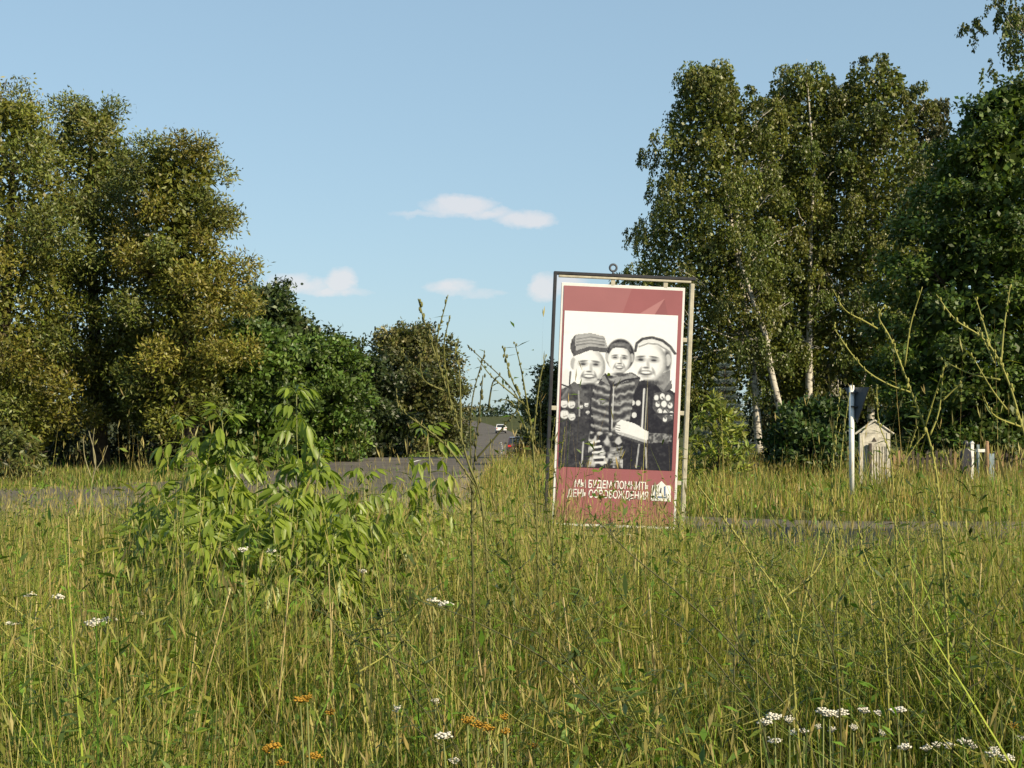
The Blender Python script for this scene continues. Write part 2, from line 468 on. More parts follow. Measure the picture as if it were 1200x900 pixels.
def make_tree(name, rows, D, label, trunk, cols, puff_n=60, puff_r=.22, leaves=30000, L=.11, W=.05, style='round',
              bark=None, leafmat=None, cat='tree', group=None, depth_k=1.0, fill=.25, limbs=14, flat=0.0, core=.78, squash=.86, crown_dy=0.0):
    """rows: crown outline (photo rows: py, left px, right px) at distance D; trunk: list of (px, py) from base up and base radius"""
    bark = bark or M_BARK; leafmat = leafmat or M_LEAF
    leaves = int(leaves * .55); L *= 1.27; W *= 1.30
    z, cx, rr = profile_from_px(rows, D)
    tp, tr = trunk
    bx = (tp[0][0] - 600) / FPX * D
    base = Vector((bx, D, float(hgt(bx, D)) - .05))
    root = empty(name, base, label=label, cat=cat, group=group)
    B = np.array(base)
    # --- puffs inside the profile
    rmax = rr.max()
    nc_ = puff_n * 16
    zz = R.uniform(0, 1, nc_ * 3)
    wts = np.interp(zz * (z[-1] - z[0]) + z[0], z, rr) + .12 * rmax
    idx = R.choice(len(zz), nc_, p=wts / wts.sum(), replace=False)
    pz = zz[idx] * (z[-1] - z[0]) + z[0]
    prr = np.interp(pz, z, rr); pcx = np.interp(pz, z, cx)
    ang = R.uniform(0, 2 * np.pi, nc_)
    pr = puff_r * rmax * R.choice([.55, .7, .85, 1.0, 1.2], nc_)
    pr = np.minimum(pr, np.maximum(prr * .8, .14 * rmax))
    pr = np.minimum(pr, np.maximum((z[-1] - pz) * 1.0, .10 * rmax) + .02)
    q = np.where(R.uniform(0, 1, nc_) < .88, R.uniform(.86, 1.10, nc_), R.uniform(.1, .7, nc_)) * np.maximum(prr - pr * .72, 0)
    cand = np.stack([pcx + q * np.cos(ang), D + depth_k * q * np.sin(ang), pz], 1)
    sel = [0]
    dmin = np.linalg.norm(cand - cand[0], axis=1) / (pr + pr[0])
    for i in range(1, puff_n):
        pick = R.choice(nc_, 40)
        b_ = pick[np.argmax(dmin[pick])]
        sel.append(b_)
        dmin = np.minimum(dmin, np.linalg.norm(cand - cand[b_], axis=1) / (pr + pr[b_]))
    pc = cand[sel]; pr = pr[sel]
    pc[:, 1] += crown_dy
    # --- trunk + limbs
    mb = MB()
    tpts = [base] + [P(px, py, D) for px, py in tp[1:]]
    tz = np.array([p.z for p in tpts])
    n_t = len(tpts)
    fine = []
    for i in range(n_t - 1):
        for t in np.linspace(0, 1, 4, endpoint=False): fine.append(tpts[i].lerp(tpts[i + 1], t))
    fine.append(tpts[-1])
    rads = [tr * (1 - .85 * (p.z - base.z) / (fine[-1].z - base.z)) * (1.25 if i == 0 else 1) for i, p in enumerate(fine)]
    mb.tube([p - base for p in fine], rads, 10)
    order = np.argsort(-pr)[:limbs]
    for i in order:
        c = Vector(pc[i])
        az = min(max(base.z + .3 * (fine[-1].z - base.z), c.z - (c - Vector((np.interp(c.z, tz, [p.x for p in tpts]), D, c.z))).length * random.uniform(.5, 1.1)), fine[-1].z * .98)
        a = Vector((np.interp(az, tz, [p.x for p in tpts]), np.interp(az, tz, [p.y for p in tpts]), az))
        r0 = max(.010, tr * (.30 if style == 'weep' else .38) * (1 - .75 * (az - base.z) / max(.1, fine[-1].z - base.z)))
        pts, rs = limb(a - base, c - base, r0, .008, 6, .06, .12)
        mb.tube(pts, rs, 6)
        for _ in range(3):
            e = c + Vector((random.gauss(0, 1), random.gauss(0, 1), random.gauss(.3, .7))) * float(pr[i]) * .75
            pts2, rs2 = limb(pts[4], e - base, r0 * .4, .006, 4, .04, .15)
            mb.tube(pts2, rs2, 5)
    mb.build('trunk', bark, root, smooth_shade=True)
    # --- leaves
    area = pr ** 2
    nper = np.maximum((leaves * area / area.sum()).astype(int), 40)
    Vs, Cs = [], []
    for i in range(puff_n):
        n = int(nper[i] * (.55 if pc[i, 1] > D + .45 * rmax else 1.15))
        spr = max(6, n // 26)
        dirs = unit(R.normal(0, 1, (spr, 3)) + np.array([0, -.15, .25]))
        rad_ = pr[i] * np.clip(R.normal(.86, .11, spr), .25, 1.22)
        sc = pc[i] + dirs * rad_[:, None] * np.array([1, 1, squash])
        k = R.integers(0, spr, n)
        base_c = cols[R.choice(len(cols))]
        tone = 1 + R.normal(0, .17)
        sprtone = 1 + R.normal(0, .14, spr)
        if style == 'weep':
            drop = R.uniform(0, 1, n) ** 1.1
            hang = (pr[i] * R.uniform(.5, 1.7, spr))[k]
            pos = sc[k] + np.stack([R.normal(0, .045, n), R.normal(0, .045, n), -drop * hang], 1)
            pos[:, :2] += dirs[k][:, :2] * (drop * .12)[:, None]
            dv = np.stack([R.normal(0, .5, n), R.normal(0, .5, n), -np.ones(n)], 1)
            nv = R.normal(0, 1, (n, 3))
        else:
            sz = .085 * puff_r / .22 * rmax * .55
            pos = sc[k] + R.normal(0, 1, (n, 3)) * sz * np.array([1, 1, .8])
            out = unit(pos - pc[i])
            dv = out * .5 + R.normal(0, .8, (n, 3)) + np.array([0, 0, -.15 if flat else .1])
            nv = out * .9 + R.normal(0, .55, (n, 3)) + np.array([0, 0, .3 + flat * 1.2])
        col = jitcol(base_c, n, .20, .07) * tone * sprtone[k][:, None]
        l_ = L * R.uniform(.65, 1.35, n); w_ = W * R.uniform(.7, 1.3, n)
        v, f, c = leaf_quads(pos, dv, nv, l_, w_, np.clip(col, .004, .8))
        Vs.append(v); Cs.append(c)
    # leaves deep inside the crown (bigger, fewer)
    nin = int(leaves * fill * 1.4)
    if nin:
        u = R.uniform(0, 1, nin) * (z[-1] - z[0]) * .96 + z[0]
        ri = np.interp(u, z, rr) * .80 * core; ci = np.interp(u, z, cx)
        a = R.uniform(0, 2 * np.pi, nin); s = np.sqrt(R.uniform(0, 1, nin)) * ri
        pos = np.stack([ci + s * np.cos(a), D + crown_dy + depth_k * s * np.sin(a), u], 1)
        v, f, c = leaf_quads(pos, R.normal(0, 1, (nin, 3)), R.normal(0, 1, (nin, 3)), L * 1.6 * R.uniform(.7, 1.3, nin), W * 1.9 * R.uniform(.7, 1.3, nin), jitcol(cols[0], nin, .2, .06))
        Vs.append(v); Cs.append(c)
    V = np.concatenate(Vs) - B; C = np.concatenate(Cs)
    keep = (V.reshape(-1, 4, 3)[:, :, 2].min(1) > .05)
    V = V.reshape(-1, 4, 3)[keep].reshape(-1, 3); C = C.reshape(-1, 4, 3)[keep].reshape(-1, 3)
    np_mesh('crown', V, np.arange(len(V)).reshape(-1, 4), leafmat, root, C)
    return root

OLIVE = [(.165, .18, .028), (.21, .20, .032), (.13, .155, .028)]
SILV = [(.155, .18, .038), (.19, .195, .042), (.13, .16, .036)]
BIR = [(.135, .16, .028), (.165, .18, .032), (.11, .145, .028)]
LIN = [(.095, .150, .026), (.12, .175, .030), (.07, .12, .022)]
BRT = [(.095, .16, .024), (.115, .18, .028), (.08, .14, .024)]
DRK = [(.045, .06, .018), (.055, .07, .02)]  # deep shade under the trees put into these dark leaf greens

# ---- trees beside the road, on the far side of the junction
make_tree('willow_tree', [(106, 2, 36), (130, -36, 60), (170, -66, 90), (240, -95, 112), (330, -95, 120), (420, -90, 120), (480, -70, 112), (530, -40, 70)], 40,
          'tall olive willow with an upright rounded top, farthest from the road in its row', ([(-5, 560), (4, 420), (12, 250), (18, 130)], .26), OLIVE, 48, .34, 60000, .10, .036)
make_tree('willow_tree', [(114, 78, 124), (130, 62, 145), (170, 45, 172), (240, 40, 205), (330, 40, 215), (410, 50, 215), (470, 75, 200), (492, 100, 180)], 42.5,
          'tall silvery olive willow growing between two other willows', ([(118, 560), (112, 420), (106, 260), (106, 140)], .28), SILV, 46, .33, 56000, .10, .036)
make_tree('willow_tree', [(166, 192, 248), (180, 160, 264), (225, 142, 276), (290, 135, 290), (350, 135, 305), (420, 132, 300), (470, 145, 280), (498, 170, 250)], 40,
          'broad olive willow with a blunt flat top, last of its row before the green bushes', ([(222, 560), (218, 430), (216, 300), (220, 200)], .28), OLIVE, 46, .34, 58000, .10, .036)
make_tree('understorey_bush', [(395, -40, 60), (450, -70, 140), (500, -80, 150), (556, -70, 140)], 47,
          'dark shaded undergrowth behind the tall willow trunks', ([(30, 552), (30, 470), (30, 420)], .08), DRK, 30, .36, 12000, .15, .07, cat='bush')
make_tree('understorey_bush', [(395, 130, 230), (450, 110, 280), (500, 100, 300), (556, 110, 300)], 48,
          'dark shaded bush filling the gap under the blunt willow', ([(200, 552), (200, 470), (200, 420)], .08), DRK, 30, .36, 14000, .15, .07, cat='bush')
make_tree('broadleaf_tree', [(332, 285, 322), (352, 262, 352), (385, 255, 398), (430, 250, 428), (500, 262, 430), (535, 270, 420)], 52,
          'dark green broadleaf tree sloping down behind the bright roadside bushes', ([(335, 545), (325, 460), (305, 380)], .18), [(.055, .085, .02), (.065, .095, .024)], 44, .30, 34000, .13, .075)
make_tree('roadside_bush', [(380, 262, 308), (405, 240, 345), (450, 228, 362), (500, 236, 360), (540, 256, 350)], 42,
          'bright green rounded bush crowding against the blunt willow', ([(292, 550), (292, 480), (290, 420)], .06), BRT, 40, .30, 24000, .12, .07, cat='bush')
make_tree('roadside_bush', [(398, 345, 392), (420, 322, 425), (460, 312, 440), (500, 318, 440), (538, 330, 430)], 50,
          'bright green bush halfway along the roadside thicket', ([(375, 545), (372, 480), (370, 430)], .06), BRT, 40, .30, 24000, .12, .07, cat='bush')
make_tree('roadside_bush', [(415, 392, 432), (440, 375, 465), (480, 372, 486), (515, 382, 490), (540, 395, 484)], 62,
          'dark shaded bush at the thicket end beside the road', ([(432, 535), (432, 490), (430, 450)], .07), [(.05, .075, .02), (.06, .085, .022)], 36, .32, 20000, .15, .09, cat='bush')  # greens darkened: the bush's shade sits in its leaf colour
make_tree('roadside_tree', [(383, 458, 496), (396, 438, 522), (425, 424, 544), (465, 420, 553), (495, 428, 552), (530, 440, 550)], 108,
          'lone round-headed olive tree where the road runs into the distance', ([(505, 540), (500, 480), (490, 420)], .28), [(.115, .125, .034), (.135, .135, .038), (.095, .11, .032)], 56, .30, 34000, .22, .12, core=.9)
make_tree('roadside_bush', [(430, 630, 655), (460, 618, 690), (505, 608, 715), (540, 602, 720)], 58,
          'green bush on the road verge behind the advertising board', ([(660, 535), (660, 500), (655, 460)], .06), [(.075, .10, .026), (.09, .115, .03)], 34, .30, 16000, .13, .06, cat='bush')

# ---- birches
BT = dict(style='weep', bark=M_BIRCH, leafmat=M_BIRCHL, limbs=24, cat='birch', fill=.32, core=.85)
make_tree('birch_tree', [(62, 816, 845), (88, 788, 875), (130, 765, 898), (200, 750, 910), (260, 736, 912), (310, 718, 910), (380, 722, 905), (450, 735, 895), (490, 780, 880)], 55,
          'tall birch with a pointed crown sweeping low behind the advertising board', ([(890, 512), (885, 457), (868, 330), (845, 190), (830, 90)], .17), BIR, 80, .27, 92000, .085, .05, crown_dy=.35, **BT)
make_tree('birch_tree', [(70, 925, 975), (86, 892, 1002), (140, 872, 1015), (220, 865, 1012), (300, 860, 1010), (380, 866, 1005), (440, 880, 990), (462, 905, 975)], 56.5,
          'birch with a straight white trunk rising through the middle of its crown', ([(948, 512), (948, 430), (950, 273), (954, 200), (946, 95)], .17), BIR, 66, .27, 74000, .085, .05, **{**BT, 'depth_k': .8, 'crown_dy': .9})
make_tree('birch_tree', [(96, 872, 905), (120, 850, 925), (200, 838, 940), (280, 830, 945), (360, 836, 945), (440, 850, 935)], 54.5,
          'slim birch whose white trunk leans away from the straight-trunked birch', ([(928, 512), (903, 433), (896, 390), (867, 307), (860, 170)], .16), BIR, 40, .30, 26000, .085, .05, **{**BT, 'fill': .15, 'crown_dy': 1.0})
make_tree('birch_tree', [(66, 1002, 1048), (84, 978, 1070), (140, 960, 1096), (250, 960, 1095), (350, 962, 1090), (430, 975, 1070), (470, 990, 1060)], 57,
          'leafy birch with pale bare limbs, growing between the straight birch and the linden', ([(1022, 512), (1018, 400), (1022, 260), (1028, 90)], .16), BIR, 64, .27, 66000, .085, .05, **BT)
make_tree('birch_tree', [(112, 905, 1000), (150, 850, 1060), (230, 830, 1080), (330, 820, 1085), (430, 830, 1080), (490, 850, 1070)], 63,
          'broad shaded birch closing the gaps behind the white-trunked birches', ([(975, 512), (975, 380), (960, 140)], .18), [(.08, .095, .022), (.095, .105, .026)], 60, .28, 26000, .13, .08, **{**BT, 'depth_k': .35})  # birch greens darkened, shade behind the front crowns put into the colour
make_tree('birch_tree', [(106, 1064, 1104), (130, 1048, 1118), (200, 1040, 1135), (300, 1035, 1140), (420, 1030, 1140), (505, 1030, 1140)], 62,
          'shaded birch standing behind the linden and the other birches', ([(1085, 512), (1085, 380), (1085, 140)], .18), [(.06, .065, .022), (.07, .075, .024)], 50, .28, 26000, .12, .075, **BT)  # darker than the front birches: its shade is in the leaf colour
make_tree('birch_tree', [(-110, 1215, 1270), (-40, 1170, 1310), (8, 1142, 1320), (50, 1128, 1325), (100, 1160, 1330), (150, 1185, 1330), (250, 1160, 1330), (380, 1170, 1320)], 44,
          'tall birch towering over the linden, drooping sprays at its crown edge', ([(1245, 515), (1245, 380), (1242, 100), (1242, -80)], .24), BIR, 60, .25, 40000, .09, .055, **{**BT, 'fill': .03})
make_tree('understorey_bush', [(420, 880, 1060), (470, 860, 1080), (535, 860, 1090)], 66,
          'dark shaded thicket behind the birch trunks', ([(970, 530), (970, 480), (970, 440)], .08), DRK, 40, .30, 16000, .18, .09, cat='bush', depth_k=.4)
# ---- linden
make_tree('linden_tree', [(92, 1172, 1205), (130, 1128, 1225), (165, 1098, 1240), (185, 1086, 1245), (240, 1064, 1265), (330, 1036, 1285), (420, 1020, 1290), (470, 1026, 1285), (522, 1050, 1275)], 36,
          'big dark green linden with layered glossy leaves sweeping down to the grass', ([(1182, 556), (1182, 480), (1178, 330), (1160, 200)], .18), LIN, 130, .22, 84000, .105, .066, leafmat=M_LEAFG, flat=.9, fill=.2, limbs=24, squash=.42, core=.9)
# ---- unseen tree added outside the view to shade the road by the ditch
def px_rows(x, D, rows): return [(HZ - (z_ - EYE) * FPX / D, 600 + (x - r_) * FPX / D, 600 + (x + r_) * FPX / D) for z_, r_ in rows]
make_tree('added_shade_tree', px_rows(12.3, 11.6, [(7.6, .4), (6.9, 1.4), (5.8, 2.0), (4.7, 1.7), (4.0, .8)]), 11.6,
          'added round-crowned tree out of view, put there to shade the asphalt', ([(600 + 12.3 * FPX / 11.6, 700), (600 + 12.3 * FPX / 11.6, 300), (600 + 12.3 * FPX / 11.6, -200)], .09), LIN, 36, .36, 16000, .16, .13, limbs=12)
# ---- hedge and shrubs
make_tree('lilac_bush', [(472, 940, 985), (488, 915, 998), (515, 893, 1004), (555, 886, 1004)], 35.5,
          'dense dark green bush at the foot of the white birch trunks', ([(945, 552), (945, 520), (945, 495)], .06), [(.05, .095, .02), (.06, .105, .022)], 40, .32, 20000, .10, .06, cat='bush')
make_tree('verge_shrub', [(466, 832, 844), (488, 816, 862), (515, 806, 876), (552, 804, 880)], 30.5,
          'yellow-green leafy shrub beside the blue spruce', ([(842, 560), (842, 520), (840, 480)], .03), [(.21, .26, .038), (.24, .28, .042)], 30, .24, 3000, .13, .035, cat='shrub', fill=.05)
make_tree('verge_shrub', [(505, -30, 20), (525, -30, 50), (565, -30, 60)], 34,
          'ragged olive shrub at the verge before the tall willow', ([(15, 575), (15, 545), (12, 520)], .03), [(.11, .13, .03), (.13, .14, .035)], 22, .34, 3500, .12, .04, cat='shrub', fill=.1)

def spruce(px, top, D, half, label):
    x = (px - 600) / FPX * D
    base = Vector((x, D, float(hgt(x, D)) - .04))
    H = P(px, top, D).z - base.z
    root = empty('spruce_tree', base, label=label, cat='spruce')
    mb = MB(); mb.tube([(0, 0, 0), (0, 0, H * .5), (.01, 0, H)], [.06, .035, .008], 8); 
    Rm = half / FPX * D
    pos, dv = [], []
    zc = .15
    while zc < H * .99:
        r = Rm * (1 - zc / H) ** .85 + .04
        nb = max(5, int(10 * r / Rm + 4))
        for k in range(nb):
            a = 2 * math.pi * (k + random.random() * .6) / nb
            ln = r * random.uniform(.8, 1.1)
            e = Vector((math.cos(a) * ln, math.sin(a) * ln, zc + .10 - .12 * ln))
            s0 = Vector((0, 0, zc))
            mb.tube([s0, s0.lerp(e, .5) + Vector((0, 0, -.04)), e], [.014, .009, .004], 5)
            m = int(110 * ln / Rm) + 25
            t = np.sqrt(R.uniform(.04, 1, m))[:, None]
            p = np.array(s0) * (1 - t) + np.array(e) * t + R.normal(0, .035, (m, 3)) * np.array([1, 1, .6])
            side = R.choice([-1, 1], m)[:, None] * np.array([[-math.sin(a), math.cos(a), 0]])
            p = p + side * R.uniform(0, .22, (m, 1)) * (1.1 - t) * r
            pos.append(p); dv.append(np.array([[math.cos(a), math.sin(a), .25]]) + side * .7 + R.normal(0, .35, (m, 3)))
        zc += .17 + .10 * (1 - zc / H)
    pos = np.concatenate(pos); dv = np.concatenate(dv); n = len(pos)
    mb.build('trunk', M_BARK, root, smooth_shade=True)
    v, f, c = leaf_quads(pos, dv, R.normal(0, 1, (n, 3)), R.uniform(.07, .13, n), R.uniform(.018, .03, n), jitcol((.14, .18, .185), n, .2, .05))
    np_mesh('crown', v, f, M_LEAF, root, c)
spruce(849, 430, 35, 37, 'small blue spruce with tiered branches below the birches')

# ---- far wood along the skyline
def far_wood():
    Vs, Cs = [], []
    n = 15000
    x = R.uniform(-520, 520, n); y = 900 + R.uniform(0, 60, n) + .05 * np.abs(x)
    hh = 6.5 + 2.2 * np.sin(x * .045 + 1) + 1.6 * np.sin(x * .13) + 1.2 * np.sin(x * .37 + 2)
    hh = hh + 3 * smooth(-40, 60, x)
    z = hgt(x, y) + R.uniform(0, 1, n) ** .7 * hh
    pos = np.stack([x, y, z], 1)
    v, f, c = leaf_quads(pos, R.normal(0, 1, (n, 3)), R.normal(0, 1, (n, 3)), R.uniform(1.5, 3.2, n), R.uniform(1.2, 2.4, n), jitcol((.05, .075, .035), n, .2, .05))
    o = np_mesh('far_wood', v, f, M_LEAF, None, c)
    tag(o, 'low dark far-off wood along the skyline', 'wood', kind='stuff')
far_wood()

# ------------------------------------------------------------------ advertising board
def billboard():
    D = 16.5
    foot = P(719, 654, D)
    root = empty('advertising_board', (foot.x, D, float(hgt(foot.x, D)) - .02), (0, rad(2.35), rad(3.0)),
                 label='tall red and white advertising board with a black and white photograph, on steel legs', cat='billboard')
    k = D / FPX
    Z = lambda py: (650 - py) * k        # local height of a photo row at the board
    X = lambda px: (px - 716) * k
    w2 = .81                              # half width of the outer frame
    top = Z(321.5)
    # outer frame: two legs and a head rail, side shade painted dark on one leg and head, cream tube on the other
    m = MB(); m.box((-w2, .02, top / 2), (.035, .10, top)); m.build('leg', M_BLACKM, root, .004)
    m = MB(); m.box((w2 - .022, 0, top / 2 - .02), (.048, .07, top - .04)); m.build('leg', M_CREAM, root, .008)
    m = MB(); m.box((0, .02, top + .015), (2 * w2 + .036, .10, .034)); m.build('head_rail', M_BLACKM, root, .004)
    m = MB(); m.box((.0, -.01, top - .022), (2 * w2 - .075, .045, .026)); m.build('head_tube', M_CREAM, root, .006)
    m = MB(); m.box((-.01, 0, Z(624)), (2 * w2 - .08, .05, .04)); m.build('foot_rail', M_CREAM, root, .006)
    for s in (-1, 1):
        m = MB(); m.box((s * (w2 - .02), 0, .02), (.22, .24, .04)); m.build('base_plate', M_GALV, root, .006)
    # panel hung inside the frame
    pl, pr_, pt, pb = -.735, .705, Z(331), Z(615)
    m = MB(); m.box(((pl + pr_) / 2, -.005, (pt + pb) / 2), (pr_ - pl, .030, pt - pb)); panel = m.build('panel', M_BACKING, root, .004)
    for (x, z_) in [(pr_ + .036, Z(392)), (pr_ + .036, Z(478)), (pr_ + .036, Z(560)), (pl - .030, Z(478))]:
        m = MB(); m.box((x, -.012, z_), (.085, .016, .05)); m.build('clamp', M_CREAM, root, .004)
    for x in (X(702), X(764)):
        m = MB(); m.box((x, -.012, (pt + top) / 2 - .02), (.05, .016, .085)); m.build('clamp', M_CREAM, root, .004)
    # lifting ring on top of the head rail
    m = MB()
    rx, rz = X(702), top + .105
    m.tube([(rx, .02, top + .03), (rx, .02, top + .06)], .012, 8)
    m.tube([(rx + .040 * math.cos(a), .02, rz + .040 * math.sin(a)) for a in np.linspace(0, 2 * math.pi, 21)], .013, 8, False)
    m.build('lifting_ring', M_GALV, root, smooth_shade=True)
    # bottom white margin tabs
    # red poster sheet with the faceted star edges
    yf = -.0235
    def plate(name, pts, y, mat, parent):
        o = MB(); o.add([(a, y, b) for a, b in pts], [tuple(range(len(pts)))]); return o.build(name, mat, parent)
    reds = [mat_plain('poster_red_%d' % i, c, .42, noise=.06, scale=3, bump=0) for i, c in enumerate([(.245, .084, .096), (.27, .108, .12), (.33, .15, .16), (.215, .075, .086)])]
    l, r, t, b = pl + .028, pr_ - .026, pt - .035, pb + .035
    poster = plate('poster', [(l, b), (r, b), (r, t), (l, t)], yf, reds[0], root)
    px_l, px_r, px_t, px_b = l + .020, r - .045, t - .29, Z(546)
    W_, H_ = r - l, t - b
    e = .0015
    plate('star_facet', [(l, px_t), (l + .50 * W_, px_t), (l + .57 * W_, t), (l, t)], yf - e, reds[1], poster)
    plate('star_facet', [(l + .64 * W_, px_t), (l + .77 * W_, px_t), (l + .85 * W_, px_t + .19)], yf - e * 2, reds[2], poster)
    plate('star_facet', [(l + .77 * W_, px_t), (l + .88 * W_, px_t), (l + .85 * W_, px_t + .18)], yf - e, reds[3], poster)
    plate('star_facet', [(l, b), (l + .45 * W_, b), (l + .22 * W_, b + .12), (l, b + .2)], yf - e, reds[3], poster)
    plate('star_facet', [(l + .50 * W_, b + .02), (l + .70 * W_, b + .02), (l + .54 * W_, b + .09)], yf - e * 2, reds[2], poster)
    # dashed white bottom margin
    for i in range(9):
        a0 = l + W_ * (i + .12) / 9
        plate('margin_dash', [(a0, b - .028), (a0 + W_ * .078, b - .028), (a0 + W_ * .078, b - .008), (a0, b - .008)], yf, M_WHITE, panel)
    # the photograph, printed in black and white
    img = draw_photo()
    h, w = img.shape
    xs = np.linspace(px_l, px_r, w + 1); zs = np.linspace(px_t, px_b, h + 1)
    # one flat quad per print dot
    xa = np.stack([xs[:-1], xs[1:], xs[1:], xs[:-1]], 1)[None].repeat(h, 0)
    za = np.stack([zs[1:], zs[1:], zs[:-1], zs[:-1]], 1)[:, None].repeat(w, 1)
    V = np.stack([xa, np.full_like(xa, yf - e * 3), za], -1).reshape(-1, 3)
    g_ = np.clip(img, 0, 1).reshape(-1, 1)
    lin = g_ ** 2.2
    c = np.concatenate([lin * .66 + .008, lin * .68 + .0075, lin * .72 + .015], 1)
    np_mesh('photograph_print', V, np.arange(len(V)).reshape(-1, 4), mat_attr('print_ink', .42, .35), poster, np.repeat(np.clip(c, 0, .9), 4, 0))
    # lettering
    def text(body, size, x_right, z0, width):
        cu = bpy.data.curves.new('lettering', 'FONT'); cu.body = body; cu.size = size; cu.align_x = 'RIGHT'; cu.offset = .0016
        tmp = bpy.data.objects.new('tmp', cu); COL.objects.link(tmp)
        bpy.context.view_layer.update()
        me = bpy.data.meshes.new_from_object(tmp.evaluated_get(bpy.context.evaluated_depsgraph_get()))
        bpy.data.objects.remove(tmp)
        co = np.zeros(len(me.vertices) * 3); me.vertices.foreach_get('co', co); co = co.reshape(-1, 3)
        s = width / (co[:, 0].max() - co[:, 0].min())
        x = (co[:, 0] - co[:, 0].max()) * s + x_right
        zz = co[:, 1] + z0
        me.vertices.foreach_set('co', np.stack([x, np.full(len(x), yf - e * 3), zz], 1).ravel().astype(np.float32))
        me.materials.clear(); me.materials.append(M_WHITE); me.update(); me.name = 'lettering'
        link(bpy.data.objects.new('lettering', me), poster)
    xr = X(753.5)
    text('МЫ БУДЕМ ПОМНИТЬ', .125, xr, Z(569.5), 87 * k)
    text('ДЕНЬ ОСВОБОЖДЕНИЯ', .125, xr, Z(580.8), 95 * k)
    # crest: white shield block with a blue device
    cx, cz = X(768.5), Z(571)
    a = .118
    crest = plate('crest', [(cx - a, cz - .105), (cx + a, cz - .11), (cx + a * .95, cz + .075), (cx + a * .45, cz + .075), (cx, cz + .125), (cx - a * .4, cz + .08), (cx - a * .9, cz + .07)], yf - e * 3, M_WHITE, poster)
    mbl = mat_plain('crest_blue', (.09, .14, .28), .5, noise=.1, bump=0)
    plate('device', [(cx - a * .62, cz - .08), (cx - a * .50, cz - .08), (cx - a * .46, cz + .06), (cx - a * .60, cz + .06)], yf - e * 4, mbl, crest)
    plate('device', [(cx + a * .32, cz - .045), (cx + a * .46, cz - .05), (cx + a * .42, cz + .07), (cx + a * .24, cz + .06)], yf - e * 4, mbl, crest)
    plate('device', [(cx - a * .16, cz - .01), (cx + a * .02, cz - .02), (cx + a * .03, cz + .045), (cx - a * .06, cz + .05)], yf - e * 4, M_GALV, crest)
    plate('device', [(cx - a * .36, cz - .072), (cx + a * .55, cz - .075), (cx + a * .5, cz - .055), (cx - a * .3, cz - .052)], yf - e * 4, mbl, crest)
    return root

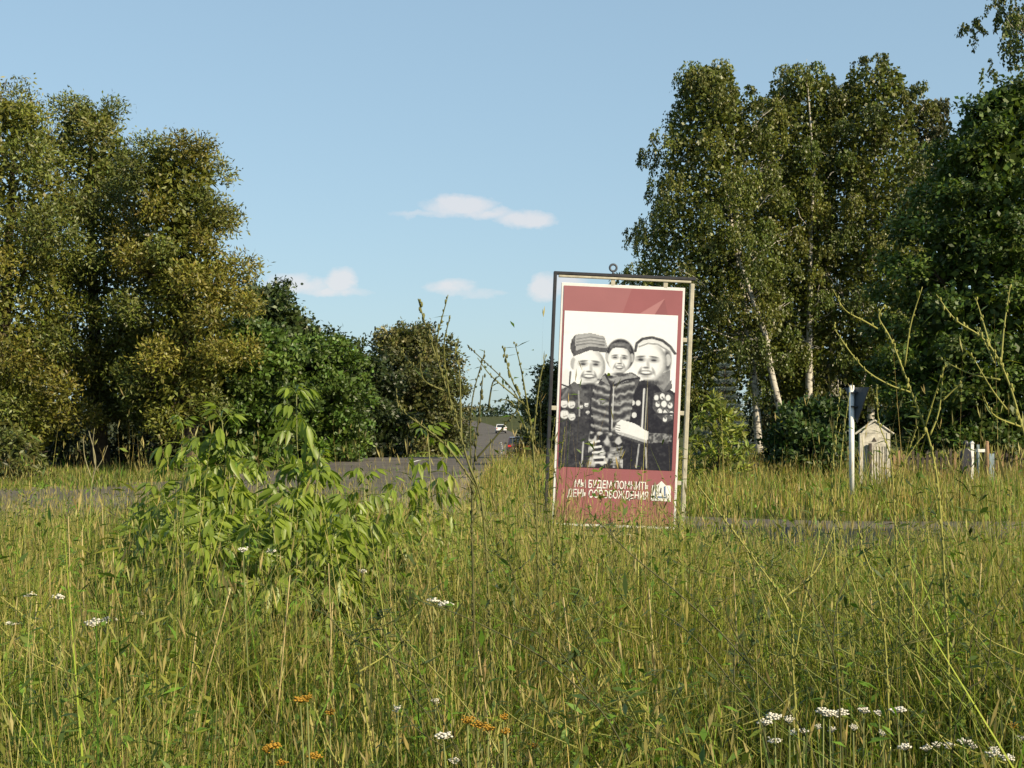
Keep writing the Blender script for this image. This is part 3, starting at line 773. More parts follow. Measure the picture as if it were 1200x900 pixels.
def draw_photo():
    """three smiling people in winter caps and medals, as a coarse black and white print"""
    X0, X1, Y0, Y1 = 118, 700, 8, 832
    S = 4.0
    w, h = int((X1 - X0) / S), int((Y1 - Y0) / S)
    gx_, gy_ = np.meshgrid(X0 + (np.arange(w) + .5) * S, Y0 + (np.arange(h) + .5) * S)
    im = np.full((h, w), .98)
    rg = np.random.default_rng(3)
    def nz(scale):
        a = rg.normal(0, 1, (h // scale + 3, w // scale + 3))
        yy = np.arange(h) / scale; xx = np.arange(w) / scale
        i, j = yy.astype(int), xx.astype(int); fy, fx = (yy - i)[:, None], (xx - j)[None]
        A = a[i][:, j]; B = a[i][:, j + 1]; C = a[i + 1][:, j]; D = a[i + 1][:, j + 1]
        return (A * (1 - fx) + B * fx) * (1 - fy) + (C * (1 - fx) + D * fx) * fy
    N1, N2, N3 = nz(14), nz(5), nz(2)
    def blend(m, v): im[:] = im * (1 - m) + v * m
    def ell(cx, cy, rx, ry, v, rot=0, soft=.12, a=1.0):
        c, s = math.cos(rad(rot)), math.sin(rad(rot))
        dx, dy = gx_ - cx, gy_ - cy
        d = np.sqrt(((dx * c + dy * s) / rx) ** 2 + ((-dx * s + dy * c) / ry) ** 2)
        blend(a * np.clip((1 + soft - d) / (2 * soft), 0, 1), v)
    def poly(pts, v, a=1.0):
        m = np.zeros((h, w), bool); n = len(pts)
        for i in range(n):
            x1, y1 = pts[i]; x2, y2 = pts[(i + 1) % n]
            if y1 == y2: continue
            cond = ((gy_ < y1) != (gy_ < y2)) & (gx_ < (x2 - x1) * (gy_ - y1) / (y2 - y1) + x1)
            m ^= cond
        blend(m.astype(float) * a, v)
    def line(pts, wd, v, a=1.0):
        d = np.full((h, w), 1e9)
        for (x1, y1), (x2, y2) in zip(pts[:-1], pts[1:]):
            L2 = (x2 - x1) ** 2 + (y2 - y1) ** 2
            t = np.clip(((gx_ - x1) * (x2 - x1) + (gy_ - y1) * (y2 - y1)) / L2, 0, 1)
            d = np.minimum(d, np.hypot(gx_ - x1 - t * (x2 - x1), gy_ - y1 - t * (y2 - y1)))
        blend(a * np.clip((wd - d) / 3 + .5, 0, 1), v)
    # hazy crowd behind
    blend(np.clip(N1 * .5 - .3, 0, 1) * np.clip(1 - np.abs(gy_ - 130) / 60, 0, 1) * .3, .7)
    # dark mass of coats
    poly([(118, 440), (175, 392), (250, 398), (330, 388), (420, 400), (500, 370), (560, 350), (640, 380), (700, 420), (700, 832), (118, 832)], .16)
    # left person: coat
    poly([(118, 425), (178, 385), (232, 400), (262, 470), (262, 832), (118, 832)], .20)
    blend(((gx_ < 265) & (gy_ > 400) & (gy_ < 520)).astype(float) * np.clip(.35 + .4 * N2, 0, .6), .42)
    poly([(178, 380), (212, 400), (236, 450), (225, 470), (180, 430), (165, 400)], .36)
    line([(205, 430), (215, 560)], 4, .62); line([(150, 420), (122, 470)], 5, .45)
    ell(138, 365, 22, 48, .92); line([(120, 400), (150, 410)], 4, .25); line([(160, 330), (158, 395)], 4, .3)
    def face(cx, cy, rx, ry, turn, smile, seed):
        """softly lit head: sockets, nose shadow, cheeks, open smile"""
        tx, ty = (gx_ - cx) / rx, (gy_ - cy) / ry
        jaw = 1 - .22 * np.clip(ty, 0, 1) ** 2
        d = np.sqrt((tx / jaw) ** 2 + ty ** 2)
        m = np.clip((1.05 - d) / .10, 0, 1)
        sh = .97 - .16 * np.clip(tx * .9, 0, 1) ** 1.5 - .34 * np.clip(d - .72, 0, 1) / .3 * np.clip(.45 + tx + .4 * ty, 0, 1) - .10 * np.clip(-tx - .5, 0, 1)
        blend(m, sh)
        f = turn * rx
        for sx in (-1, 1):
            ex = cx + f + sx * rx * .40; ey = cy - ry * .16
            ell(ex, ey, rx * .27, ry * .13, .50, 0, .55, .85)
            ell(ex, ey + ry * .02, rx * .15, ry * .045, .16, 0, .35)
            ell(ex, ey - ry * .15, rx * .26, ry * .045, .36, sx * 8, .45, .85)
            ell(cx + f + sx * rx * .50, cy + ry * .22, rx * .20, ry * .17, 1.0, 0, .6, .5)
            ell(cx + f + sx * rx * .42, cy + ry * .44, rx * .07, ry * .20, .52, sx * -22, .6, .75)
        ell(cx + f * 1.35 + rx * .13, cy + ry * .10, rx * .09, ry * .24, .66, -8, .6, .8)
        ell(cx + f * 1.3, cy + ry * .26, rx * .17, ry * .05, .34, 0, .5, .85)
        ell(cx + f * 1.25, cy + ry * .53, rx * .40 * smile, ry * .13, .22, 0, .35, .95)
        ell(cx + f * 1.25, cy + ry * .505, rx * .32 * smile, ry * .065, .98, 0, .3)
        ell(cx + f * 1.2, cy + ry * .72, rx * .26, ry * .05, .62, 0, .6, .8)
        ell(cx + rx * .1, cy + ry * 1.02, rx * .60, ry * .12, .20, 0, .5, .85)
    ell(172, 285, 14, 32, .70)
    face(256, 300, 80, 96, -.02, 1.0, 1)
    # fur cap
    poly([(158, 160), (178, 132), (255, 120), (325, 136), (346, 195), (332, 222), (255, 208), (172, 248), (152, 205)], .66)
    poly([(165, 225), (250, 192), (345, 196), (336, 222), (255, 212), (172, 248)], .34)
    poly([(158, 165), (176, 135), (182, 220), (166, 235), (152, 205)], .30)
    for yy in (150, 166, 182): line([(186, yy + 6), (255, yy - 8), (325, yy)], 4, .36, .8)
    ell(250, 160, 70, 22, .82, 0, .4, .35)
    # medals on the left coat
    for (x, y, r_) in [(134, 500, 19), (172, 502, 19), (138, 556, 22), (176, 566, 18), (248, 500, 11), (222, 512, 9), (256, 540, 9)]:
        ell(x, y, r_, r_ * 1.15, .90); line([(x - r_ * .5, y - r_), (x + r_ * .4, y - r_)], 3, .4); line([(x - r_ * .2, y + r_ * .6), (x + r_ * .6, y + r_ * .3)], 3, .6)
    # right person: coat, shirt front with medals
    poly([(480, 400), (560, 372), (640, 385), (700, 420), (700, 832), (390, 832), (470, 650)], .10)
    poly([(590, 425), (650, 410), (692, 430), (694, 560), (655, 580), (612, 545), (585, 500)], .30)
    for (x, y, r_) in [(604, 448, 12), (634, 440, 13), (664, 446, 13), (612, 482, 12), (644, 480, 14), (676, 486, 13), (624, 520, 13), (656, 524, 14), (684, 528, 10), (652, 560, 11)]: ell(x, y, r_, r_ * 1.25, .93)
    for (x, y) in [(610, 470), (640, 450), (668, 475), (630, 500), (662, 515), (608, 520), (680, 545), (648, 548)]:
        line([(x - 7, y - 6), (x + 5, y + 7)], 3.5, .38); line([(x + 8, y - 4), (x + 9, y + 10)], 2.5, .5)
    line([(600, 536), (690, 530)], 6, .22)
    line([(540, 405), (536, 610)], 5, .85); line([(556, 400), (552, 615)], 3, .6)
    for (x, y) in [(482, 480), (512, 480), (494, 545)]: ell(x, y, 13, 15, .88)
    line([(525, 700), (515, 820)], 4, .7); line([(560, 715), (568, 820)], 4, .7)
    # neck, collar
    poly([(600, 330), (668, 300), (672, 380), (640, 405), (590, 375)], .55); poly([(594, 372), (640, 405), (676, 350), (684, 395), (636, 420)], .42)
    # face turned in
    ell(652, 250, 20, 60, .35, 0, .3); ell(655, 246, 15, 32, .78)
    face(566, 265, 84, 102, -.20, .95, 2)
    # side cap
    poly([(486, 190), (500, 150), (550, 122), (620, 130), (676, 172), (690, 215), (660, 195), (600, 160), (545, 155), (510, 170)], .90)
    line([(486, 205), (492, 165), (520, 140), (570, 130), (625, 145), (665, 175), (690, 210)], 7, .28)
    line([(505, 182), (550, 162), (600, 165), (652, 195)], 4, .60)
    # child: quilted jacket
    poly([(330, 335), (395, 345), (470, 318), (520, 345), (488, 430), (470, 600), (402, 660), (300, 640), (270, 500), (300, 390)], .34)
    inj = (gx_ > 275) & (gx_ < 490) & (gy_ > 340) & (gy_ < 650)
    q = np.sin((gy_ + .25 * np.abs(gx_ - 370) + 6 * N2) / 44 * 2 * np.pi)
    bodymask = inj & (gx_ > 275 + np.maximum(0, 430 - gy_) * .35) & (gx_ < 492 - np.maximum(0, gy_ - 420) * .12)
    blend(bodymask * np.clip(q * .8 + .1 * N3, 0, 1) * .85, .78)
    blend(bodymask * np.clip(-q * .9 - .15, 0, 1) * .8, .12)
    line([(372, 400), (368, 500), (374, 640)], 6, .12); line([(384, 400), (382, 620)], 3, .8)
    poly([(340, 330), (372, 400), (318, 370)], .55); poly([(396, 350), (470, 325), (510, 345), (382, 395)], .60)
    line([(385, 392), (440, 362), (512, 348)], 5, .14); line([(338, 335), (372, 398)], 5, .16)
    # child's head
    ell(410, 232, 72, 86, .14, 0, .06); ell(345, 245, 10, 24, .72); ell(470, 243, 10, 24, .72)
    face(408, 256, 60, 76, .0, .85, 3)
    poly([(350, 214), (360, 174), (410, 160), (456, 172), (468, 214), (446, 196), (400, 190), (368, 198)], .34)
    ell(400, 176, 30, 8, .6, 0, .5, .6)
    # forearm across, with hand
    poly([(408, 590), (430, 572), (500, 590), (572, 632), (566, 694), (500, 676), (415, 652)], .93)
    ell(425, 615, 26, 34, .93, 15, .15); line([(412, 655), (500, 680), (566, 698)], 7, .25); line([(430, 645), (500, 665), (562, 684)], 7, .62, .7)
    for k_ in range(4): line([(404, 600 + k_ * 13), (424, 604 + k_ * 13)], 2, .45)
    poly([(572, 634), (690, 640), (690, 676), (568, 694)], .30)
    blend(((gx_ > 575) & (gx_ < 690) & (gy_ > 636) & (gy_ < 690)) * np.clip(.2 + .7 * N3, 0, .8), .6)
    # lower patterned clothing
    low = (gx_ > 265) & (gx_ < 445) & (gy_ > 640) & (gy_ < 830)
    blend(low * np.clip(N2 * 1.4 + .1, 0, 1) * .85, .85)
    for i in range(5): line([(275 + i * 8, 700 + i * 26), (320 + i * 10, 690 + i * 28)], 6, .9); line([(385, 730 + i * 20), (440, 715 + i * 22)], 4, .55)
    line([(240, 700), (236, 825)], 4, .75)
    im[:] = im + (N3 * .05 + N2 * .04) * np.clip(1.05 - im, 0, 1)
    return np.clip(im, .04, 1)
billboard()

# ------------------------------------------------------------------ give-way sign seen from the back
def yield_sign():
    D = 27.0
    x = (998 - 600) / FPX * D
    root = empty('give_way_sign', (x, D, float(hgt(x, D)) - .02), label='grey-backed triangular road sign on a white post in the grass', cat='road sign')
    k = D / FPX
    H = EYE + (HZ - 466) * k
    m = MB(); m.tube([(0, 0, 0), (0, 0, H + .25)], .050, 14); m.build('post', M_WHITE, root, smooth_shade=True)
    m = MB(); m.ball((0, 0, H + .25), (.05, .05, .02), 14, 5); m.build('post_cap', M_GALV, root)
    # inverted triangle, turned well away from the viewer
    M = Matrix.Rotation(rad(-66), 4, 'Z')
    zt = EYE + (HZ - 453) * k; zb = EYE + (HZ - 494) * k
    def tri(name, s, y, th, mat, parent):
        cz = zt - (zt - zb) / 3
        pts = [(-.36, zt), (.36, zt), (0, zb)]
        out = []
        for (a, b) in pts:
            c0 = Vector((a * s, 0, cz + (b - cz) * s)); out.append((c0.x, c0.z))
        o = MB(); o.prism(out, y, y + th)
        o.v = [tuple((M @ Vector(p)) + Vector((.085, -.05, 0))) for p in o.v]
        return o.build(name, mat, parent)
    plate = tri('sign_plate', 1.0, 0, .004, M_GALV, root)
    tri('rim', 1.02, .0045, .012, M_BLACKM, plate)
    tri('face', .97, .017, .002, M_WHITE, plate)
    for dz in (.1, .36):
        m = MB(); m.box((.035, -.03, zt - dz), (.12, .12, .03)); m.build('bracket', M_BLACKM, root, .003)
yield_sign()

# ------------------------------------------------------------------ white wicket gate and the little enclosure by the trees
def wicket():
    D = 31.0; k = D / FPX
    x0 = (1024 - 600) * k
    root = empty('wicket_gate', (x0, D, float(hgt(x0, D))), (0, 0, rad(4)), label='weathered white wooden gate with slatted panel and gabled top', cat='gate')
    X = lambda px: (px - 1024) * k
    Z = lambda py: EYE + (HZ - py) * k
    for px in (1008.5, 1041):
        m = MB(); m.box((X(px), 0, Z(508) / 2), (.075, .075, Z(508))); m.build('post', M_WOODW, root, .006)
    m = MB(); m.box((X(1018), -.09, Z(520) / 2), (.06, .06, Z(520))); m.build('post', M_WOODD, root, .005)
    m = MB(); m.box((X(1025), 0, Z(516)), (.62, .045, .30)); hb = m.build('head_board', M_WOODW, root, .005)
    m = MB(); m.prism([(-.055, Z(518)), (.055, Z(518)), (0, Z(513))], -.032, -.025); m.build('emblem', M_WOODD, hb)
    m = MB(); m.prism([(X(1009), Z(508)), (X(1041), Z(508)), (X(1036), Z(501)), (X(1025), Z(496)), (X(1015), Z(501))], -.03, .03); gb = m.build('gable', M_WOODW, root)
    for s in (-1, 1):
        m = MB(); m.tube([(s * .43, -.04, Z(509)), (0, -.04, Z(493))], .022, 6); m.build('gable_trim', M_WOODW, gb)
    for i in range(9):
        m = MB(); m.box((X(1011.5 + i * 3.4), -.012 + .004 * (i % 2), Z(524) / 2 + .04), (.042, .018, Z(524) - .08)); m.build('slat', M_WOODW, root, .003)
    for z in (Z(530), .22):
        m = MB(); m.box((X(1025), .022, z), (.70, .03, .06)); m.build('rail', M_WOODW, root, .003)
wicket()

def small_things():
    def at(px, D):
        x = (px - 600) / FPX * D
        return (x, D, float(hgt(x, D)) - .02), D / FPX
    # picket fence running from the gate under the linden
    D = 34.0
    loc, k = at(1125, D)
    f = empty('picket_fence', loc, label='low weathered brown picket fence under the linden', cat='fence')
    for i in range(34):
        x = (i - 17) * .112
        hgt_ = random.uniform(.62, .82)
        m = MB(); m.prism([(x - .03, 0), (x + .03, 0), (x + .03, hgt_ - .05), (x, hgt_), (x - .03, hgt_ - .05)], -.01, .01)
        m.build('picket', M_TAN if random.random() < .35 else M_WOODD, f)
    for z in (.2, .55):
        m = MB(); m.box((0, .03, z), (3.9, .035, .05)); m.build('rail', M_WOODD, f)
    # dark upright marker
    D = 32.3; loc, k = at(1132, D)
    t = empty('stone_marker', loc, label='slim black upright marker with a rounded head under the linden', cat='marker')
    Hh = EYE + (HZ - 514) * k
    m = MB(); m.prism([(-.10, .10), (.10, .10), (.125, Hh * .55), (.10, Hh * .74), (.035, Hh * .80), (-.035, Hh * .80), (-.10, Hh * .74), (-.125, Hh * .55)], -.06, .06); m.build('slab', M_STONE, t, .02)
    m = MB(); m.ball((0, 0, Hh * .89), (.062, .055, .085), 12, 8); m.build('head', M_STONE, t, smooth_shade=True)
    m = MB(); m.box((0, 0, .055), (.44, .26, .11)); m.build('plinth', M_GALV, t, .01)
    # white post
    D = 32.5; loc, k = at(1139, D)
    t = empty('white_post', loc, label='short white post beside the black marker', cat='post')
    m = MB(); m.box((0, 0, .48), (.07, .07, .96)); m.build('shaft', M_WHITE, t, .006)
    m = MB(); m.prism([(-.05, .96), (.05, .96), (0, 1.02)], -.05, .05); m.build('cap', M_WHITE, t)
    # pale cross
    D = 32.8; loc, k = at(1146, D)
    t = empty('grave_cross', loc, label='pale blue-white wooden cross between the white post and tan post', cat='cross')
    m = MB(); m.box((0, 0, .46), (.06, .04, .92)); m.build('upright', M_BLUEG, t, .004)
    m = MB(); m.box((0, -.003, .78), (.34, .05, .07)); m.build('arm', M_WHITE, t, .004)
    # tan post
    D = 32.6; loc, k = at(1157, D)
    t = empty('tan_post', loc, label='tan wooden post next to the pale blue board', cat='post')
    m = MB(); m.tube([(0, 0, 0), (.01, 0, .5), (-.01, 0, .98)], [.055, .05, .045], 9); m.build('shaft', M_TAN, t, smooth_shade=True)
    m = MB(); m.ball((-.01, 0, .98), (.05, .05, .03), 9, 5); m.build('cap', M_TAN, t)
    # blue board
    D = 31.8; loc, k = at(1162, D)
    t = empty('board_post', loc, label='pale blue-grey upright board in the grass by the linden trunk', cat='board')
    m = MB(); m.box((0, 0, .38), (.11, .03, .76)); m.build('board', M_BLUEG, t, .004)
    m = MB(); m.box((.07, .02, .40), (.03, .03, .80)); m.build('batten', M_WOODD, t, .003)
small_things()

# ------------------------------------------------------------------ cars
def car(x, y, yaw, paint, label, glass):
    z0 = float(hgt(x, y)) + .03
    slope = (float(hgt(x, y + 2)) - float(hgt(x, y - 2))) / 4
    root = empty('car', (x, y, z0), (math.atan(slope), 0, yaw), label=label, cat='car', group=None)
    # body sections along y (length), rear at -2.1
    secs = [(-2.08, .40, .80, .78), (-1.98, .30, .86, .96), (-1.3, .22, .88, .98), (-.3, .20, .88, .95), (.8, .20, .88, .92), (1.5, .24, .86, .84), (2.0, .32, .78, .70), (2.08, .42, .66, .58)]
    v, f = [], []
    n = 10
    for (yy, zb, hw, zt) in secs:
        ring = [(-hw * .85, zb), (-hw * .98, zb + .12), (-hw, (zb + zt) / 2), (-hw * .96, zt - .06), (-hw * .86, zt), (hw * .86, zt), (hw * .96, zt - .06), (hw, (zb + zt) / 2), (hw * .98, zb + .12), (hw * .85, zb)]
        v += [(a, yy, b) for a, b in ring]
    for i in range(len(secs) - 1):
        f += [(i * n + k, i * n + (k + 1) % n, (i + 1) * n + (k + 1) % n, (i + 1) * n + k) for k in range(n)]
    f += [tuple(range(n)), tuple(range(len(secs) * n - 1, (len(secs) - 1) * n - 1, -1))]
    m = MB(); m.add(v, f); m.build('body', paint, root, smooth_shade=False)
    # cabin
    cab = [(-1.85, .95, .80, 0), (-1.25, 1.40, .66, 0), (-.2, 1.46, .66, 0), (.35, 1.40, .64, 0), (1.05, .92, .76, 0)]
    m = MB(); v = []; 
    for (yy, zt, hw, _) in cab: v += [(-.80, yy, .88), (-hw, yy, zt), (hw, yy, zt), (.80, yy, .88)]
    f = [(i * 4 + k, i * 4 + k + 1, i * 4 + k + 5, i * 4 + k + 4) for i in range(4) for k in range(3)]
    m.add(v, f); m.build('cabin_glass', glass, root)
    m = MB(); v = []
    for (yy, zt, hw) in [(-1.32, 1.405, .65), (-.2, 1.475, .655), (.40, 1.405, .63)]: v += [(-hw, yy, zt), (hw, yy, zt), (-hw, yy, zt + .02), (hw, yy, zt + .02)]
    m.add(v, [(0, 1, 5, 4), (4, 5, 9, 8), (2, 6, 7, 3), (6, 10, 11, 7), (0, 4, 6, 2), (4, 8, 10, 6), (1, 3, 7, 5), (5, 7, 11, 9), (0, 2, 3, 1), (8, 9, 11, 10)]); m.build('roof', paint, root)
    for s in (-1, 1):
        m = MB(); m.tube([(s * .80, -1.87, .95), (s * .665, -1.27, 1.41)], .04, 6); m.build('pillar', paint, root)
        m = MB(); m.tube([(s * .77, 1.05, .92), (s * .645, .35, 1.41)], .035, 6); m.build('pillar', paint, root)
        m = MB(); m.box((s * .68, -2.03, .78), (.26, .10, .16)); m.build('tail_lamp', M_RED, root, .01)
        m = MB(); m.box((s * .62, 2.03, .60), (.30, .12, .14)); m.build('headlight', M_WHITE, root, .01)
        for yy in (-1.28, 1.30):
            m = MB(); m.tube([(s * .66, yy, .30), (s * .87, yy, .30)], .31, 18); wh = m.build('wheel', M_BLACKM, root)
            m = MB(); m.tube([(s * .87, yy, .30), (s * .885, yy, .30)], .19, 14); m.build('rim', M_BACKING, wh)
        m = MB(); m.box((s * .95, .62, .98), (.16, .09, .11)); m.build('mirror', paint, root, .01)
    m = MB(); m.box((0, -2.09, .62), (.52, .02, .12)); m.build('number_plate', M_WHITE, root)
    m = MB(); m.box((0, -2.03, .42), (1.66, .16, .20)); m.build('bumper', M_BLACKM, root, .02)
P_WHITE = mat_plain('white_car_paint', (.75, .74, .72), .25, noise=.04, bump=0, spec=.6)
P_DARK = mat_plain('dark_car_paint', (.05, .028, .035), .22, noise=.08, bump=0, spec=.6)
P_GLASS = mat_plain('car_glass', (.02, .024, .03), .08, noise=.05, bump=0, spec=.7)
car(.45, 112, rad(1), P_DARK, 'dark maroon car driving away along the road', P_GLASS)
car(-1.85, 236, rad(2), P_WHITE, 'white car far ahead on the road', P_GLASS)

# ------------------------------------------------------------------ meadow
def vnoise(x, y, s, seed):
    rg = np.random.default_rng(seed); T = rg.uniform(0, 1, (64, 64))
    xx, yy = x / s, y / s
    i, j = np.floor(xx).astype(int), np.floor(yy).astype(int)
    fx, fy = xx - i, yy - j; fx = fx * fx * (3 - 2 * fx); fy = fy * fy * (3 - 2 * fy)
    g = lambda a, b: T[a % 64, b % 64]
    return (g(i, j) * (1 - fx) + g(i + 1, j) * fx) * (1 - fy) + (g(i, j + 1) * (1 - fx) + g(i + 1, j + 1) * fx) * fy

G_GREEN = np.array([.122, .165, .021]); G_DARK = np.array([.047, .076, .015]); G_STRAW = np.array([.32, .275, .09]); G_YEL = np.array([.215, .225, .034]); G_BRT = np.array([.105, .195, .021])

def blades(x, y, h, w, lean, col, segs=2):
    n = len(x)
    z0 = hgt(x, y) - .02
    a = R.uniform(0, 2 * np.pi, n); la = R.uniform(0, 2 * np.pi, n)
    sx, sy = np.cos(a) * w / 2, np.sin(a) * w / 2
    rows = []
    for i in range(segs):
        t = i / segs
        off = lean * h * t ** 1.8
        cx_, cy_, cz_ = x + np.cos(la) * off, y + np.sin(la) * off, z0 + h * t * (1 - .12 * lean * t)
        wk = 1 - .45 * t
        rows.append(np.stack([cx_ - sx * wk, cy_ - sy * wk, cz_], 1)); rows.append(np.stack([cx_ + sx * wk, cy_ + sy * wk, cz_], 1))
    tip = np.stack([x + np.cos(la) * lean * h, y + np.sin(la) * lean * h, z0 + h * (1 - .12 * lean)], 1)
    rows.append(tip)
    k = 2 * segs + 1
    V = np.stack(rows, 1).reshape(-1, 3)
    b = np.arange(n) * k
    Q = np.concatenate([np.stack([b + 2 * i, b + 2 * i + 1, b + 2 * i + 3, b + 2 * i + 2], 1) for i in range(segs - 1)]) if segs > 1 else np.zeros((0, 4), int)
    T = np.stack([b + 2 * segs - 2, b + 2 * segs - 1, b + 2 * segs], 1)
    return V, Q, T, np.repeat(col, k, 0), tip

def meadow(name, label, y0, y1, n, xr, hmean, hvar, wid, mixes, seed, herb=0, heads=True, cond=None, hfac=None):
    # sample in a fan that is a little wider than the view
    d = np.sqrt(R.uniform(y0 ** 2, y1 ** 2, n * 2)) if xr is None else R.uniform(y0, y1, n * 2)
    x = R.uniform(-1, 1, n * 2) * (.40 * d + .8) if xr is None else R.uniform(xr[0], xr[1], n * 2)
    y = d
    clump = vnoise(x + 50, y + 50, .35, seed) * .6 + vnoise(x + 50, y + 50, 1.3, seed + 1) * .4
    ok = ~on_road(x, y) & (R.uniform(0, 1, n * 2) < np.clip(2.6 * clump - .75, .04, 1))
    if cond is not None: ok &= cond(x, y)
    x, y = x[ok][:n], y[ok][:n]; n = len(x)
    patch = vnoise(x + 90, y + 20, 1.1, seed + 5); p2 = vnoise(x + 10, y + 70, .45, seed + 9)
    kind = R.uniform(0, 1, n)
    straw_p = mixes[0] * (.3 + 1.7 * patch); 
    is_straw = kind < straw_p
    h = np.clip(hmean * (.42 + .70 * vnoise(x + 33, y + 11, .9, seed + 3) + .48 * vnoise(x + 13, y + 71, .28, seed + 4)) * (1 + R.normal(0, hvar, n)), .08, 1.25)
    hol = vnoise(x + 61, y + 37, .75, seed + 8); tuft = vnoise(x + 7, y + 93, .55, seed + 12)
    h = h * (1 - .55 * smooth(.62, .80, hol)) * (1 + .38 * smooth(.66, .86, tuft))
    if hfac is not None: h = h * hfac(x, y)
    h = np.where(is_straw, h * R.uniform(.95, 1.35, n), h * R.uniform(.45, 1.1, n))
    w = wid * np.where(is_straw, .55, R.uniform(.8, 1.5, n))
    lean = np.where(is_straw, np.abs(R.normal(.10, .18, n)), np.abs(R.normal(.30, .35, n)))
    t = R.uniform(0, 1, n)
    col = np.where((t < .40)[:, None], G_GREEN, np.where((t < .64)[:, None], G_YEL, np.where((t < .84)[:, None], G_DARK, G_BRT)))
    big = vnoise(x + 44, y + 5, 1.6, seed + 14)[:, None]
    col = col * (1 - .35 * p2[:, None]) + G_BRT * .35 * p2[:, None]
    col = col * (1 - .45 * smooth(.55, .8, big)) + G_YEL * 1.1 * .45 * smooth(.55, .8, big)
    col = np.where(is_straw[:, None], G_STRAW, col) * (1 + R.normal(0, .32, (n, 1))) * (1 + R.normal(0, .07, (n, 3)))
    if len(mixes) > 2: col = np.where(is_straw[:, None], col * np.array(mixes[2]), col)
    col = np.clip(col * mixes[1], .006, .7)
    V, Q, T, C, tip = blades(x, y, h, w, lean, col, 2)
    Vs, Cs, Qs, Ts = [V], [C], [Q], [T]; off = len(V)
    if heads:
        s = np.where(is_straw & (R.uniform(0, 1, n) < .7))[0]
        for rep in range(2):
            m = len(s)
            L_ = R.uniform(.03, .075, m) * (wid / .006) ** .3; 
            v, f, c = leaf_quads(tip[s] - np.array([0, 0, .03]), np.stack([R.normal(0, .25, m), R.normal(0, .25, m), np.ones(m)], 1), R.normal(0, 1, (m, 3)), L_, L_ * R.uniform(.07, .14, m), np.clip(jitcol((.40, .34, .12), m, .2, .06), 0, .7))
            Vs.append(v); Cs.append(c); Qs.append(f + off); off += len(v)
    if herb and y1 < 10:
        kp = np.where(p2 > .56)[0]; kp = R.choice(kp, min(len(kp), 3800), replace=False)
        per = 16; tt = R.uniform(.2, 1, (len(kp), per)); hh2 = (h[kp] * R.uniform(.9, 1.45, len(kp)))
        pos = np.stack([np.repeat(x[kp], per), np.repeat(y[kp], per), np.repeat(hgt(x[kp], y[kp]), per) + (hh2[:, None] * tt).ravel()], 1)
        m = len(pos); dv = np.stack([R.normal(0, 1, m), R.normal(0, 1, m), R.normal(.5, .4, m)], 1)
        hc = np.repeat(np.where((R.uniform(0, 1, len(kp)) < .55)[:, None], G_DARK * 1.5, G_YEL * .8), per, 0) * (1 + R.normal(0, .2, (m, 1)))
        v, f, c = leaf_quads(pos, dv, np.stack([R.normal(0, .5, m), R.normal(0, .5, m), np.ones(m)], 1), R.uniform(.035, .085, m), R.uniform(.006, .014, m), np.clip(hc, .006, .6), .25)
        Vs.append(v); Cs.append(c); Qs.append(f + off); off += len(v)
    if herb:
        hx, hy = [], []
        k = R.integers(0, n, herb)
        hx, hy = x[k] + R.normal(0, .02, herb), y[k] + R.normal(0, .02, herb)
        hh = h[k] * R.uniform(.55, 1.25, herb)
        per = 9
        tt = R.uniform(.25, 1, (herb, per))
        pos = np.stack([np.repeat(hx, per), np.repeat(hy, per), np.repeat(hgt(hx, hy), per) + (hh[:, None] * tt).ravel()], 1)
        m = len(pos); pos[:, :2] += R.normal(0, .012, (m, 2))
        dv = np.stack([R.normal(0, 1, m), R.normal(0, 1, m), R.normal(.35, .5, m)], 1)
        hc = np.repeat(np.where((R.uniform(0, 1, herb) < .5)[:, None], G_BRT, G_GREEN), per, 0) * (1 + R.normal(0, .2, (m, 1))) * mixes[1]
        v, f, c = leaf_quads(pos, dv, np.stack([R.normal(0, .5, m), R.normal(0, .5, m), np.ones(m)], 1), R.uniform(.032, .072, m), R.uniform(.010, .021, m), np.clip(hc, .006, .6), .25)
        Vs.append(v); Cs.append(c); Qs.append(f + off); off += len(v)
    o = np_mesh(name, np.concatenate(Vs), [np.concatenate(Qs), np.concatenate(Ts)], M_GRASS, None, np.concatenate(Cs))
    tag(o, label, 'grass', kind='stuff')
    return o

thick = lambda x, y: 1 - .5 * smooth(-.275, -.24, x / y) * (1 - smooth(-.10, -.06, x / y)) * smooth(6.2, 7.4, y) * (1 - smooth(10.5, 11.5, y))   # shaded out under the saplings
hf_near = lambda x, y: (1.0 - .08 * smooth(6, 9, y)) * thick(x, y)
def hf_mid(x, y):
    gap = np.exp(-((x / y - .215) / .065) ** 2) * smooth(9.8, 12, y)      # trampled hollow by the ditch
    brd = np.exp(-((x / y - .075) / .04) ** 2) * smooth(9.5, 12, y)        # thinner growth before the board
    return (1.0 - np.where(x < -.6, np.where(x / y > -.07, .42, .12), .05) * smooth(12, 17.5, y)) * (1 - .78 * gap) * (1 - .28 * brd) * thick(x, y)
meadow('meadow_grass', 'tall tangled summer meadow grass in the foreground', 2.4, 9.0, 108000, None, .62, .28, .0069, (.145, 1.0), 5, herb=10500, hfac=hf_near)
meadow('meadow_grass', 'tall meadow grass growing up to the road edge', 9.0, 20.5, 94000, None, .60, .26, .0095, (.18, 1.0), 15, herb=7500, hfac=hf_mid)
meadow('verge_grass', 'yellowing grass on the verge round the road sign', 18, 44, 54000, (-1.5, 19), .44, .2, .021, (.24, 1.0, (.95, .84, .78)), 25, cond=lambda x, y: x < .42 * y + 2)
meadow('verge_grass', 'short green grass before the willows', 26, 42, 30000, (-19, -6), .20, .2, .023, (.12, .75), 35, heads=False)
